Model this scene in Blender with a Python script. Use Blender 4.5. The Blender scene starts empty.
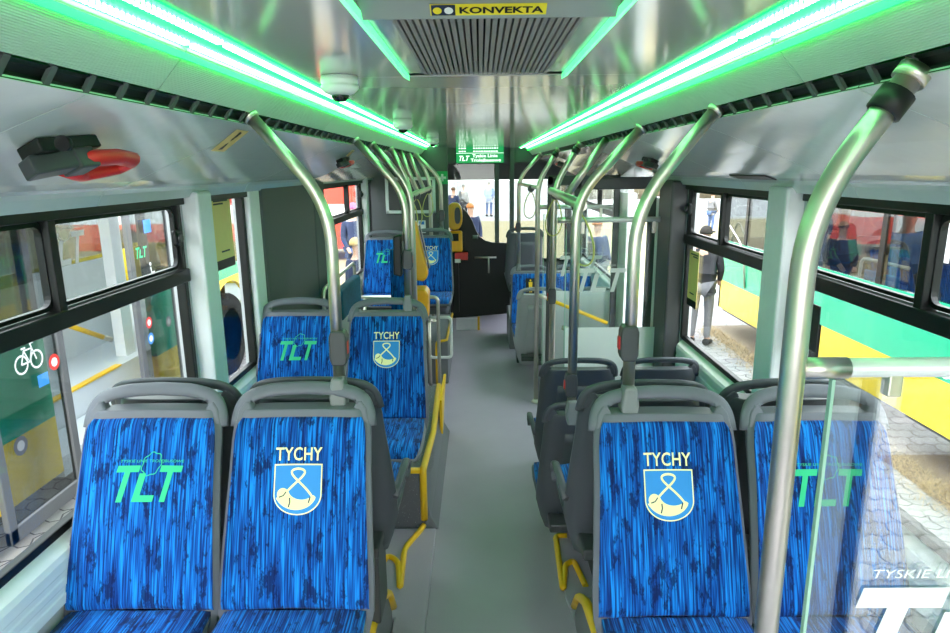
import bpy, bmesh, math, random
from mathutils import Vector, Matrix
random.seed(7)
PI = math.pi
C = bpy.context.scene.collection
S = bpy.context.scene

# ------------------------------------------------------------------ camera, world, light, exposure
cam_d = bpy.data.cameras.new('camera')
cam = bpy.data.objects.new('camera', cam_d); C.objects.link(cam)
cam_d.sensor_width = 36.0
cam_d.lens = 36.0*650/950
cam_d.clip_start = 0.02; cam_d.clip_end = 400
fw = Vector((-0.00957504, 0.97517905, -0.22121061))
rt = Vector((0.99991972, 0.00750138, -0.01021236))
up = Vector((0.00829949, 0.22129063, 0.97517259))
cam.matrix_world = Matrix(((rt.x, up.x, -fw.x, 0), (rt.y, up.y, -fw.y, 0), (rt.z, up.z, -fw.z, 2.08), (0, 0, 0, 1)))
S.camera = cam
S.view_settings.view_transform = 'Standard'
S.view_settings.look = 'None'
S.view_settings.gamma = 1.0
S.view_settings.use_curve_mapping = False
S.view_settings.exposure = 0.9
S.cycles.use_denoising = True
S.cycles.max_bounces = 10
S.cycles.diffuse_bounces = 6
S.cycles.transparent_max_bounces = 24
S.cycles.sample_clamp_indirect = 6

world = bpy.data.worlds.new('overcast_sky'); S.world = world
world.use_nodes = True
wn = world.node_tree.nodes; wl = world.node_tree.links
bgn = wn['Background']
tc = wn.new('ShaderNodeTexCoord'); sx = wn.new('ShaderNodeSeparateXYZ'); cr = wn.new('ShaderNodeValToRGB')
wl.new(tc.outputs['Generated'], sx.inputs[0]); wl.new(sx.outputs['Z'], cr.inputs[0])
cr.color_ramp.elements[0].color = (1.0, 0.99, 0.97, 1); cr.color_ramp.elements[1].color = (0.80, 0.89, 1.0, 1)
wl.new(cr.outputs[0], bgn.inputs['Color'])
SKY = 5.0
bgn.inputs['Strength'].default_value = SKY
sun_d = bpy.data.lights.new('sun', 'SUN'); sun_d.energy = 3.0; sun_d.angle = math.radians(12); sun_d.color = (1, .96, .9)
sun = bpy.data.objects.new('sun', sun_d); C.objects.link(sun)
sun.rotation_euler = (math.radians(38), math.radians(-8), math.radians(25))
LED_WHITE, LED_GREEN = 4.6, 1.3

# ------------------------------------------------------------------ materials
def nodes(name):
    m = bpy.data.materials.new(name); m.use_nodes = True
    nt = m.node_tree
    return m, nt, nt.nodes, nt.links, nt.nodes['Principled BSDF']

def mat(name, col, rough=.5, metal=0., spec=.5, bump=None, vary=0., coat=0.):
    m, nt, n, l, p = nodes(name)
    p.inputs['Base Color'].default_value = (*col, 1)
    p.inputs['Roughness'].default_value = rough
    p.inputs['Metallic'].default_value = metal
    p.inputs['Specular IOR Level'].default_value = spec
    p.inputs['Coat Weight'].default_value = coat
    p.inputs['Coat Roughness'].default_value = .08
    tcn = n.new('ShaderNodeTexCoord')
    nz = n.new('ShaderNodeTexNoise'); nz.inputs['Scale'].default_value = bump[0] if bump else 30
    nz.inputs['Detail'].default_value = 2
    l.new(tcn.outputs['Object'], nz.inputs['Vector'])
    if bump:
        b = n.new('ShaderNodeBump'); b.inputs['Strength'].default_value = bump[1]; b.inputs['Distance'].default_value = .01
        l.new(nz.outputs['Fac'], b.inputs['Height']); l.new(b.outputs[0], p.inputs['Normal'])
    if vary or not bump:
        mx = n.new('ShaderNodeMix'); mx.data_type = 'RGBA'
        v = vary or .04
        mx.inputs['A'].default_value = (*[c*(1-v) for c in col], 1); mx.inputs['B'].default_value = (*[min(1, c*(1+v)) for c in col], 1)
        l.new(nz.outputs['Fac'], mx.inputs['Factor']); l.new(mx.outputs['Result'], p.inputs['Base Color'])
    return m

def emit(name, col, strength, base=(.8, .8, .8)):
    m, nt, n, l, p = nodes(name)
    p.inputs['Base Color'].default_value = (*base, 1)
    p.inputs['Emission Color'].default_value = (*col, 1)
    p.inputs['Emission Strength'].default_value = strength
    return m

def glass(name, tint=(.96, .98, .97), base=.04, rough=0.0, top=.9):
    m = bpy.data.materials.new(name); m.use_nodes = True
    nt = m.node_tree; n = nt.nodes; l = nt.links; n.clear()
    o = n.new('ShaderNodeOutputMaterial'); mix = n.new('ShaderNodeMixShader')
    t = n.new('ShaderNodeBsdfTransparent'); g = n.new('ShaderNodeBsdfGlossy')
    t.inputs[0].default_value = (*tint, 1); g.inputs['Roughness'].default_value = rough
    lw = n.new('ShaderNodeLayerWeight'); lw.inputs['Blend'].default_value = .5
    pw = n.new('ShaderNodeMath'); pw.operation = 'POWER'; pw.inputs[1].default_value = 5
    ml = n.new('ShaderNodeMath'); ml.operation = 'MULTIPLY_ADD'; ml.inputs[1].default_value = top; ml.inputs[2].default_value = base
    l.new(lw.outputs['Facing'], pw.inputs[0]); l.new(pw.outputs[0], ml.inputs[0])
    l.new(ml.outputs[0], mix.inputs[0]); l.new(t.outputs[0], mix.inputs[1]); l.new(g.outputs[0], mix.inputs[2])
    l.new(mix.outputs[0], o.inputs[0])
    return m

def frosted(name, col=(.85, .88, .9), alpha=.75):
    m = bpy.data.materials.new(name); m.use_nodes = True
    nt = m.node_tree; n = nt.nodes; l = nt.links; n.clear()
    o = n.new('ShaderNodeOutputMaterial'); mix = n.new('ShaderNodeMixShader'); ad = n.new('ShaderNodeMixShader')
    t = n.new('ShaderNodeBsdfTransparent'); d = n.new('ShaderNodeBsdfDiffuse'); tl = n.new('ShaderNodeBsdfTranslucent')
    d.inputs[0].default_value = (*col, 1); tl.inputs[0].default_value = (*col, 1)
    ad.inputs[0].default_value = .68; l.new(d.outputs[0], ad.inputs[1]); l.new(tl.outputs[0], ad.inputs[2])
    mix.inputs[0].default_value = alpha
    l.new(t.outputs[0], mix.inputs[1]); l.new(ad.outputs[0], mix.inputs[2]); l.new(mix.outputs[0], o.inputs[0])
    return m

def fabric():
    m, nt, n, l, p = nodes('seat_fabric')
    p.inputs['Roughness'].default_value = .85; p.inputs['Specular IOR Level'].default_value = .2
    p.inputs['Sheen Weight'].default_value = .06
    tcn = n.new('ShaderNodeTexCoord')
    oi = n.new('ShaderNodeObjectInfo'); sc3 = n.new('ShaderNodeVectorMath'); sc3.operation = 'MULTIPLY_ADD'
    sc3.inputs[1].default_value = (1, 1, 1)
    rv = n.new('ShaderNodeCombineXYZ'); l.new(oi.outputs['Random'], rv.inputs[0]); l.new(oi.outputs['Random'], rv.inputs[2])
    l.new(tcn.outputs['Object'], sc3.inputs[0]); l.new(rv.outputs[0], sc3.inputs[2])
    def mp(s):
        k = n.new('ShaderNodeMapping'); k.inputs['Scale'].default_value = s; l.new(sc3.outputs[0], k.inputs['Vector']); return k
    def noise(s, detail=1, rough=.5):
        k = n.new('ShaderNodeTexNoise'); k.inputs['Scale'].default_value = 1; k.inputs['Detail'].default_value = detail
        k.inputs['Roughness'].default_value = rough
        l.new(mp(s).outputs[0], k.inputs['Vector']); return k
    def ramp(inp, stops):
        r = n.new('ShaderNodeValToRGB'); e = r.color_ramp.elements
        e[0].position, e[0].color = stops[0][0], (*stops[0][1], 1); e[1].position, e[1].color = stops[1][0], (*stops[1][1], 1)
        for q in stops[2:]:
            x = e.new(q[0]); x.color = (*q[1], 1)
        l.new(inp, r.inputs[0]); return r
    st = noise((210, 6, 6), 1)
    base = ramp(st.outputs['Fac'], [(.34, (.001, .024, .15)), (.66, (.006, .235, .74)), (.5, (.002, .088, .40))])
    st2 = noise((330, 9, 9), 0)
    dk = ramp(st2.outputs['Fac'], [(.56, (0, 0, 0)), (.68, (1, 1, 1))])
    bl = noise((32, 12, 12), 4, .7)
    bm_ = ramp(bl.outputs['Fac'], [(.53, (0, 0, 0)), (.60, (1, 1, 1))])
    m1 = n.new('ShaderNodeMix'); m1.data_type = 'RGBA'; m1.inputs['B'].default_value = (.001, .012, .10, 1)
    f1 = n.new('ShaderNodeMath'); f1.operation = 'MULTIPLY'; f1.inputs[1].default_value = .65
    l.new(dk.outputs[0], f1.inputs[0]); l.new(f1.outputs[0], m1.inputs['Factor']); l.new(base.outputs[0], m1.inputs['A'])
    m2 = n.new('ShaderNodeMix'); m2.data_type = 'RGBA'; m2.inputs['B'].default_value = (.0006, .006, .055, 1)
    f2 = n.new('ShaderNodeMath'); f2.operation = 'MULTIPLY'; f2.inputs[1].default_value = .82
    l.new(bm_.outputs[0], f2.inputs[0]); l.new(f2.outputs[0], m2.inputs['Factor']); l.new(m1.outputs['Result'], m2.inputs['A'])
    l.new(m2.outputs['Result'], p.inputs['Base Color'])
    b = n.new('ShaderNodeBump'); b.inputs['Strength'].default_value = .25; b.inputs['Distance'].default_value = .003
    l.new(st2.outputs['Fac'], b.inputs['Height']); l.new(b.outputs[0], p.inputs['Normal'])
    return m

def speckled(name, col, rough=.4, dot=(.6, .62, .65), dots=True, scale=220):
    m, nt, n, l, p = nodes(name)
    p.inputs['Roughness'].default_value = rough
    tcn = n.new('ShaderNodeTexCoord')
    nz = n.new('ShaderNodeTexNoise'); nz.inputs['Scale'].default_value = scale; nz.inputs['Detail'].default_value = 1
    big = n.new('ShaderNodeTexNoise'); big.inputs['Scale'].default_value = 2.2; big.inputs['Detail'].default_value = 3
    l.new(tcn.outputs['Object'], nz.inputs['Vector']); l.new(tcn.outputs['Object'], big.inputs['Vector'])
    r = n.new('ShaderNodeValToRGB'); r.color_ramp.elements[0].position = .68; r.color_ramp.elements[1].position = .74
    l.new(nz.outputs['Fac'], r.inputs[0])
    mb = n.new('ShaderNodeMix'); mb.data_type = 'RGBA'
    mb.inputs['A'].default_value = (*[c*.85 for c in col], 1); mb.inputs['B'].default_value = (*[min(1, c*1.15) for c in col], 1)
    l.new(big.outputs['Fac'], mb.inputs['Factor'])
    mx = n.new('ShaderNodeMix'); mx.data_type = 'RGBA'; mx.inputs['B'].default_value = (*dot, 1)
    if dots: l.new(r.outputs[0], mx.inputs['Factor'])
    else: mx.inputs['Factor'].default_value = 0
    l.new(mb.outputs['Result'], mx.inputs['A']); l.new(mx.outputs['Result'], p.inputs['Base Color'])
    return m

def paving():
    m, nt, n, l, p = nodes('interlocking_paving')
    p.inputs['Roughness'].default_value = .85
    tcn = n.new('ShaderNodeTexCoord'); br = n.new('ShaderNodeTexBrick')
    br.inputs['Color1'].default_value = (.21, .195, .185, 1); br.inputs['Color2'].default_value = (.27, .25, .235, 1)
    br.inputs['Mortar'].default_value = (.055, .052, .05, 1); br.inputs['Scale'].default_value = 1
    br.inputs['Mortar Size'].default_value = .007; br.inputs['Brick Width'].default_value = .24; br.inputs['Row Height'].default_value = .16
    # zigzag the joints so the stones interlock
    sp = n.new('ShaderNodeSeparateXYZ'); cb = n.new('ShaderNodeCombineXYZ'); l.new(tcn.outputs['Object'], sp.inputs[0])
    def tri(inp, period, amp):
        a = n.new('ShaderNodeMath'); a.operation = 'PINGPONG'; a.inputs[1].default_value = period
        l.new(inp, a.inputs[0])
        b = n.new('ShaderNodeMath'); b.operation = 'MULTIPLY'; b.inputs[1].default_value = amp; l.new(a.outputs[0], b.inputs[0]); return b
    tx = tri(sp.outputs['X'], .06, .5); ty = tri(sp.outputs['Y'], .08, .4)
    ax = n.new('ShaderNodeMath'); ax.operation = 'ADD'; l.new(sp.outputs['X'], ax.inputs[0]); l.new(ty.outputs[0], ax.inputs[1])
    ay = n.new('ShaderNodeMath'); ay.operation = 'ADD'; l.new(sp.outputs['Y'], ay.inputs[0]); l.new(tx.outputs[0], ay.inputs[1])
    l.new(ax.outputs[0], cb.inputs[0]); l.new(ay.outputs[0], cb.inputs[1]); l.new(cb.outputs[0], br.inputs['Vector'])
    nz = n.new('ShaderNodeTexNoise'); nz.inputs['Scale'].default_value = 1.3; nz.inputs['Detail'].default_value = 5
    l.new(tcn.outputs['Object'], nz.inputs['Vector'])
    mx = n.new('ShaderNodeMix'); mx.data_type = 'RGBA'; mx.blend_type = 'MULTIPLY'; mx.inputs['Factor'].default_value = .5
    l.new(br.outputs['Color'], mx.inputs['A']); l.new(nz.outputs['Color'], mx.inputs['B'])
    hs = n.new('ShaderNodeHueSaturation'); hs.inputs['Saturation'].default_value = .35; hs.inputs['Value'].default_value = 1.35
    l.new(mx.outputs['Result'], hs.inputs['Color']); l.new(hs.outputs[0], p.inputs['Base Color'])
    return m

def led_mat():
    m, nt, n, l, p = nodes('led_dots')
    tcn = n.new('ShaderNodeTexCoord'); sp = n.new('ShaderNodeSeparateXYZ'); l.new(tcn.outputs['Object'], sp.inputs[0])
    a = n.new('ShaderNodeMath'); a.operation = 'PINGPONG'; a.inputs[1].default_value = .0085; l.new(sp.outputs['Y'], a.inputs[0])
    b = n.new('ShaderNodeMapRange'); b.inputs['From Min'].default_value = .0015; b.inputs['From Max'].default_value = .006
    b.inputs['To Min'].default_value = .02; b.inputs['To Max'].default_value = 1.6
    l.new(a.outputs[0], b.inputs[0])
    c = n.new('ShaderNodeMath'); c.operation = 'MULTIPLY'; c.inputs[1].default_value = LED_WHITE; l.new(b.outputs[0], c.inputs[0])
    p.inputs['Emission Color'].default_value = (.46, 1, .58, 1); l.new(c.outputs[0], p.inputs['Emission Strength'])
    return m

M = {}
M['fabric'] = fabric()
M['shell'] = mat('grey_seat_shell', (.135, .138, .168), .42, spec=.4)
M['shell_dark'] = mat('dark_seat_shell', (.068, .074, .088), .4, spec=.45)
M['steel'] = mat('brushed_steel', (.64, .60, .53), .36, 1.0)
M['steel_light'] = mat('satin_pale_rail', (.80, .80, .80), .35, .25)
M['black'] = mat('black_plastic', (.008, .008, .009), .45, spec=.35)
M['rubber'] = mat('black_window_frame', (.006, .0065, .007), .42, spec=.3)
M['dark_panel'] = mat('charcoal_panel', (.085, .088, .095), .6)
M['wall'] = mat('grey_wall_panel', (.46, .47, .49), .5)
M['pillar'] = mat('pale_grey_pillar', (.76, .77, .79), .42)
M['cove'] = mat('pale_cove_plastic', (.60, .64, .64), .22, coat=.4)
M['ribbed'] = mat('ribbed_white_plastic', (.46, .53, .50), .45)
M['ceiling'] = mat('glossy_grey_ceiling', (.56, .545, .53), .13, .14, bump=(2.0, .02), coat=.25)
M['floor'] = speckled('blue_grey_vinyl', (.385, .345, .425), .36, (.42, .43, .46))
M['platform'] = speckled('speckled_dark_vinyl', (.12, .125, .145), .45, (.55, .57, .6), scale=150)
M['platform_side'] = mat('grey_platform_side', (.17, .175, .195), .45)
M['yellow'] = mat('yellow_edging', (.88, .52, .015), .4)
M['orange'] = mat('orange_validator_plastic', (.90, .40, .008), .35)
M['yellow_tape'] = mat('pale_yellow_sticker', (.85, .64, .22), .5)
M['cream'] = mat('cream_print', (.88, .86, .42), .6)
M['green_print'] = mat('green_print', (.01, .50, .22), .6)
M['shield'] = mat('light_blue_shield', (.01, .235, .64), .55)
M['white'] = mat('white_plastic', (.82, .83, .82), .35)
M['white_print'] = mat('white_print', (.66, .67, .67), .5)
M['red'] = mat('red_plastic', (.62, .025, .02), .35)
M['glass'] = glass('window_glass', base=.025, top=.4)
M['partition'] = glass('partition_glass', (.95, .98, .965), base=.28, top=.7)
M['glass_edge'] = mat('green_glass_edge', (.35, .55, .45), .2)
M['busglass'] = glass('neighbour_bus_glass', (.60, .63, .64), base=.06)
M['windscreen'] = glass('tinted_windscreen', (.62, .65, .64), base=.04)
M['frost'] = frosted('white_frosted_film', (.95, .96, .97), .93)
M['led'] = led_mat()
M['frost_thin'] = frosted('thin_frosted_film', (.93, .95, .96), .55)
M['shell_light'] = mat('light_grey_seat_shell', (.34, .35, .37), .42)
M['label_yellow'] = mat('yellow_label', (.90, .74, .03), .5)
M['led_green'] = emit('led_channel_diffuser', (.01, 1, .16), LED_GREEN, (.004, .22, .06))
M['glow_lip'] = emit('added_lip_glow', (.004, 1, .05), 4.0, (.002, .3, .03))  # glow of the added lip that turns the ribbed panels green
M['led_bezel'] = emit('green_light_bezel', (.04, 1, .28), .75)
M['screen'] = emit('green_display_screen', (.01, .9, .22), .22, (.02, .1, .04))
M['screen_text'] = emit('white_display_text', (.85, 1, .9), .9)
M['sign_green'] = mat('green_sign', (.01, .33, .11), .5)
M['housing'] = mat('grey_green_housing', (.30, .33, .31), .45)
M['grille'] = mat('dark_grille_bars', (.30, .275, .255), .5)
M['grille_back'] = mat('grille_recess', (.02, .02, .02), .8)
M['lens'] = mat('camera_lens', (.006, .006, .006), .08)
M['bus_green'] = mat('bus_green_paint', (.015, .42, .22), .25, coat=.5)
M['bus_dgreen'] = mat('bus_dark_green_paint', (.01, .23, .14), .3, coat=.4)
M['bus_yellow'] = mat('bus_yellow_paint', (.92, .66, .02), .25, coat=.5)
M['bus_white'] = mat('vehicle_white_paint', (.80, .80, .78), .3)
M['bus_red'] = mat('vehicle_red_paint', (.70, .05, .03), .3)
M['tyre'] = mat('tyre_rubber', (.010, .010, .010), .9, spec=.08)
M['rim'] = mat('wheel_rim', (.10, .10, .105), .5, spec=.2)
M['paving'] = paving()
M['soil'] = mat('brown_soil', (.16, .115, .07), .95, bump=(60, .8), vary=.5)
M['lawn'] = mat('dry_lawn', (.23, .19, .10), .95, bump=(40, .6), vary=.25)
M['road'] = mat('pale_road', (.27, .265, .26), .9)
M['hay'] = mat('dry_grass', (.40, .30, .16), .9)
M['skin'] = mat('skin', (.56, .34, .25), .55)
M['sticker_blue'] = mat('blue_sticker', (.02, .20, .62), .5)
M['navy'] = mat('navy_cloth', (.015, .025, .07), .9)
M['paper'] = mat('white_paper', (.84, .85, .86), .7)
M['hedge'] = mat('bare_hedge', (.12, .10, .06), .95, bump=(6, 1), vary=.4)
M['strap'] = mat('yellowish_strap', (.62, .58, .16), .5)
M['teal'] = mat('teal_padding', (.004, .10, .21), .8, vary=.3, bump=None)
M['dark_grey'] = mat('dark_grey_plastic', (.045, .047, .052), .4)
M['mid_grey'] = mat('mid_grey_plastic', (.20, .205, .21), .4)
M['pale_int'] = mat('pale_bus_interior', (.60, .63, .66), .5)

# ------------------------------------------------------------------ helpers
def tag(o, label=None, cat=None, group=None, kind=None):
    if label: o['label'] = label
    if cat: o['category'] = cat
    if group: o['group'] = group
    if kind: o['kind'] = kind
    return o

def thing(name, label, cat, loc=(0, 0, 0), group=None):
    o = bpy.data.objects.new(name, None); C.objects.link(o); o.location = loc; o.empty_display_size = .05
    return tag(o, label, cat, group)

def world_loc(o):
    v = Vector((0, 0, 0))
    while o is not None:
        v += o.location; o = o.parent
    return v

class MB:
    def __init__(s): s.v = []; s.f = []; s.sm = []
    def add(s, vs, fs, smooth=False):
        b = len(s.v); s.v += [tuple(v) for v in vs]
        for f in fs: s.f.append(tuple(b+i for i in f)); s.sm.append(smooth)
        return s
    def box(s, x0, x1, y0, y1, z0, z1):
        vs = [(x, y, z) for z in (z0, z1) for y in (y0, y1) for x in (x0, x1)]
        return s.add(vs, [(0, 2, 3, 1), (4, 5, 7, 6), (0, 1, 5, 4), (2, 6, 7, 3), (0, 4, 6, 2), (1, 3, 7, 5)])
    def obox(s, c, ax, ay, az):
        c = Vector(c); ax, ay, az = Vector(ax), Vector(ay), Vector(az)
        vs = [c+a*ax+b*ay+d*az for d in (-1, 1) for b in (-1, 1) for a in (-1, 1)]
        return s.add(vs, [(0, 2, 3, 1), (4, 5, 7, 6), (0, 1, 5, 4), (2, 6, 7, 3), (0, 4, 6, 2), (1, 3, 7, 5)])
    def loft(s, loops, caps=True, smooth=True, closed=False):
        n = len(loops[0]); b = len(s.v)
        for lp in loops: s.v += [tuple(p) for p in lp]
        k = len(loops)
        for i in range(k if closed else k-1):
            i2 = (i+1) % k
            for j in range(n):
                j2 = (j+1) % n
                s.f.append((b+i*n+j, b+i*n+j2, b+i2*n+j2, b+i2*n+j)); s.sm.append(smooth)
        if caps and not closed:
            s.f.append(tuple(b+j for j in reversed(range(n)))); s.sm.append(False)
            s.f.append(tuple(b+(k-1)*n+j for j in range(n))); s.sm.append(False)
        return s
    def tube(s, pts, r, n=12, caps=True, closed=False, flat=1.0, upv=None):
        pts = [Vector(p) for p in pts]; k = len(pts)
        rs = r if isinstance(r, (list, tuple)) else [r]*k
        loops = []; prev = None
        for i, p in enumerate(pts):
            if closed: t = (pts[(i+1) % k]-pts[i-1]).normalized()
            else: t = (pts[min(i+1, k-1)]-pts[max(i-1, 0)]).normalized()
            if prev is None:
                a = Vector(upv) if upv else (Vector((0, 0, 1)) if abs(t.z) < .9 else Vector((1, 0, 0)))
                nn = (a-t*a.dot(t)).normalized()
            else:
                nn = (prev-t*prev.dot(t)).normalized()
            prev = nn; bb = t.cross(nn)
            loops.append([p+nn*(math.cos(2*PI*j/n)*rs[i])+bb*(math.sin(2*PI*j/n)*rs[i]*flat) for j in range(n)])
        return s.loft(loops, caps, True, closed)
    def cyl(s, p0, p1, r, n=16): return s.tube([p0, p1], r, n)
    def lathe(s, prof, c=(0, 0, 0), axis='Z', n=24):
        loops = []
        for r, h in prof:
            lp = []
            for j in range(n):
                a = 2*PI*j/n; u, w = r*math.cos(a), r*math.sin(a)
                q = {'Z': (u, w, h), 'X': (h, u, w), 'Y': (w, h, u)}[axis]
                lp.append((c[0]+q[0], c[1]+q[1], c[2]+q[2]))
            loops.append(lp)
        return s.loft(loops)
    def prism(s, poly, fn):
        n = len(poly); a = [fn(u, w, 0) for u, w in poly]; b = [fn(u, w, 1) for u, w in poly]
        fs = [tuple(reversed(range(n))), tuple(range(n, 2*n))]+[(i, (i+1) % n, n+(i+1) % n, n+i) for i in range(n)]
        return s.add(a+b, fs)
    def map(s, fn): s.v = [tuple(fn(Vector(v))) for v in s.v]; return s
    def build(s, name, m, parent=None, bevel=0, local=False, seg=2):
        me = bpy.data.meshes.new(name)
        off = Vector((0, 0, 0)) if (local or parent is None) else world_loc(parent)
        me.from_pydata([tuple(Vector(v)-off) for v in s.v], [], s.f)
        bm = bmesh.new(); bm.from_mesh(me)
        bmesh.ops.recalc_face_normals(bm, faces=bm.faces); bm.to_mesh(me); bm.free()
        for p, q in zip(me.polygons, s.sm): p.use_smooth = q
        me.materials.append(M[m] if isinstance(m, str) else m)
        o = bpy.data.objects.new(name, me); C.objects.link(o)
        if parent is not None: o.parent = parent
        if bevel:
            b = o.modifiers.new('edge', 'BEVEL'); b.width = bevel; b.segments = seg; b.limit_method = 'ANGLE'
        return o

def box(name, m, x0, x1, y0, y1, z0, z1, parent=None, bevel=0, local=False):
    return MB().box(x0, x1, y0, y1, z0, z1).build(name, m, parent, bevel, local)

def struct(o): o['kind'] = 'structure'; return o

def bend(pts, r, n=7):
    pts = [Vector(p) for p in pts]; out = [pts[0]]
    for i in range(1, len(pts)-1):
        a, b, c = pts[i-1], pts[i], pts[i+1]
        d0 = (a-b); d1 = (c-b); rr = min(r, d0.length*.48, d1.length*.48)
        p0 = b+d0.normalized()*rr; p1 = b+d1.normalized()*rr
        for k in range(n+1):
            t = k/n; out.append(p0*(1-t)**2+b*2*t*(1-t)+p1*t*t)
    out.append(pts[-1]); return out

def children(o): return [c for c in bpy.data.objects if c.parent == o]
KIDS = {}
def copy_tree(o, parent=None):
    c = o.copy(); C.objects.link(c); c.parent = parent
    if o.name not in KIDS: KIDS[o.name] = children(o)
    for ch in list(KIDS[o.name]): copy_tree(ch, c)
    return c

_txt = {}
def text_mesh(body, extrude=.0, bold=0., shear=0., spacing=1.):
    key = (body, bold, shear, spacing)
    if key not in _txt:
        cu = bpy.data.curves.new('txt', 'FONT'); cu.body = body; cu.offset = bold; cu.shear = shear; cu.space_character = spacing
        cu.align_x = 'CENTER'; cu.align_y = 'CENTER'; cu.resolution_u = 3
        ob = bpy.data.objects.new('txt', cu); C.objects.link(ob)
        bpy.context.view_layer.update()
        me = bpy.data.meshes.new_from_object(ob.evaluated_get(bpy.context.evaluated_depsgraph_get()))
        vs = [v.co.copy() for v in me.vertices]; fs = [tuple(p.vertices) for p in me.polygons]
        bpy.data.objects.remove(ob); bpy.data.curves.remove(cu); bpy.data.meshes.remove(me)
        x0, x1 = min(v.x for v in vs), max(v.x for v in vs); y0, y1 = min(v.y for v in vs), max(v.y for v in vs)
        vs = [((v.x-(x0+x1)/2), (v.y-(y0+y1)/2)) for v in vs]
        _txt[key] = (vs, fs, x1-x0, y1-y0)
    return _txt[key]

def put_text(mb, body, w, h, fn, cx=0, cy=0, **k):
    """lettering w wide and h tall, mapped through fn(u, v) -> 3D"""
    vs, fs, W_, H_ = text_mesh(body, **k)
    mb.add([fn(cx+x/W_*w, cy+y/H_*h) for x, y in vs], fs)
    return mb

def flat_poly(mb, poly, fn): mb.add([fn(u, v) for u, v in poly], [tuple(range(len(poly)))])
def ribbon(mb, pts, w, fn, closed=False):
    k = len(pts); L = []; R = []
    ws = w if isinstance(w, (list, tuple)) else [w]*k
    for i in range(k):
        a = pts[(i-1) % k] if closed or i > 0 else pts[i]; b = pts[(i+1) % k] if closed or i < k-1 else pts[i]
        dx, dy = b[0]-a[0], b[1]-a[1]; d = math.hypot(dx, dy) or 1
        nx, ny = -dy/d*ws[i]/2, dx/d*ws[i]/2
        L.append(fn(pts[i][0]+nx, pts[i][1]+ny)); R.append(fn(pts[i][0]-nx, pts[i][1]-ny))
    fs = [(i, (i+1) % k, k+(i+1) % k, k+i) for i in range(k if closed else k-1)]
    mb.add(L+R, fs)

def tlt_logo(mb, w, fn, cx=0, cz=0, small=True):
    """three slanted capitals T L T under a small line of print and a tree-crown outline; w is the overall width"""
    s = w/1.0
    def g(u, v): return fn(cx+(u+.26*v)*s, cz+v*s)
    H = .50
    for x0 in (-.50, .16):
        flat_poly(mb, [(x0, H/2-.09), (x0+.34, H/2-.09), (x0+.34, H/2), (x0, H/2)], g)
        flat_poly(mb, [(x0+.125, -H/2), (x0+.21, -H/2), (x0+.21, H/2-.09), (x0+.125, H/2-.09)], g)
    flat_poly(mb, [(-.14, -H/2+.09), (-.04, -H/2+.09), (-.04, H/2-.11), (-.14, H/2-.11)], g)
    flat_poly(mb, [(-.14, -H/2), (.18, -H/2), (.18, -H/2+.09), (-.14, -H/2+.09)], g)
    if small:
        put_text(mb, 'TYSKIE LINIE TROLEJBUSOWE', .98*s, .05*s, lambda u, v: g(u/s, .305+v/s))
        pts = []
        for i in range(48):
            a = 2*PI*i/48; r = .15*(1+.07*math.cos(7*a))
            pts.append((.0+r*.95*math.cos(a), .27+r*1.05*math.sin(a)))
        ribbon(mb, pts, .012, g, True)

# ------------------------------------------------------------------ ground and outside floor
struct(MB().add([(-60, -30, -.32), (60, -30, -.32), (60, 13.5, -.32), (-60, 13.5, -.32)], [(0, 1, 2, 3)]).build('ground', 'paving'))
struct(MB().add([(-60, 13.5, -.32), (60, 13.5, -.32), (60, 31, -.32), (-60, 31, -.32)], [(0, 1, 2, 3)]).build('lawn', 'lawn'))
struct(MB().add([(-90, 31, -.32), (90, 31, -.32), (90, 140, -.32), (-90, 140, -.32)], [(0, 1, 2, 3)]).build('road', 'road'))

struct(MB().add([(3.33, -3, -.316), (4.3, -3, -.316), (4.3, 9.8, -.316), (3.40, 9.8, -.316), (3.30, 7, -.316), (3.38, 5.5, -.316), (3.28, 4, -.316), (3.35, 1, -.316)], [tuple(range(8))]).build('verge', 'soil'))
# ------------------------------------------------------------------ bus shell
GX = 1.26
Y0, Y1 = -1.7, 9.45
struct(box('floor', 'floor', -1.24, 1.24, Y0, Y1, -.12, 0))
ceil = MB().box(-.60, .60, Y0, 1.02, 2.335, 2.40).box(-.60, -.20, 1.024, 1.93, 2.335, 2.40).box(.235, .60, 1.024, 1.93, 2.335, 2.40)
for a, b in ((1.934, 2.72), (2.726, 4.45), (4.456, 6.3), (6.306, 8.4)): ceil.box(-.60, .60, a, b, 2.335, 2.40)
ceil.box(-1.3, 1.3, Y0, Y1, 2.45, 2.50)
struct(ceil.build('ceiling', 'ceiling'))

WINS = {  # side: list of (y0, y1, transom, mullion y list)
    -1: [(-1.3, 2.70, True, [.55, 1.86]), (2.87, 3.44, False, []), (5.05, 6.86, True, [6.15]), (6.98, 7.42, False, [])],
    1: [(1.13, 2.50, True, [1.80]), (2.70, 3.93, True, [3.36]), (5.78, 7.9, True, [6.9])],
}
ZB, ZT = 1.045, 1.98
def wall(side):
    w = MB(); s = side
    def bx(a, b, y0, y1, z0, z1): w.box(min(s*a, s*b), max(s*a, s*b), y0, y1, z0, z1)
    gaps = {-1: [], 1: [(.12, 1.04), (4.25, 5.60), (8.05, 9.3)]}[s]
    ys = Y0
    for g0, g1 in gaps+[(Y1, Y1)]:
        if g0 > ys: bx(1.235, 1.30, ys, g0, -.12, .985)
        ys = g1
    bx(1.20, 1.30, Y0, Y1, ZT, 2.46)
    # solid runs between the windows
    ops = sorted([(a, b) for a, b, _, _ in WINS[s]]+gaps)
    ys = Y0
    for a, b in ops+[(Y1, Y1)]:
        if a > ys+.001: bx(1.235, 1.30, ys, a, .985, ZT)
        ys = b
    for a, b, _, _ in WINS[s]: bx(1.262, 1.30, a, b, .985, ZB-.01)
    return w
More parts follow.
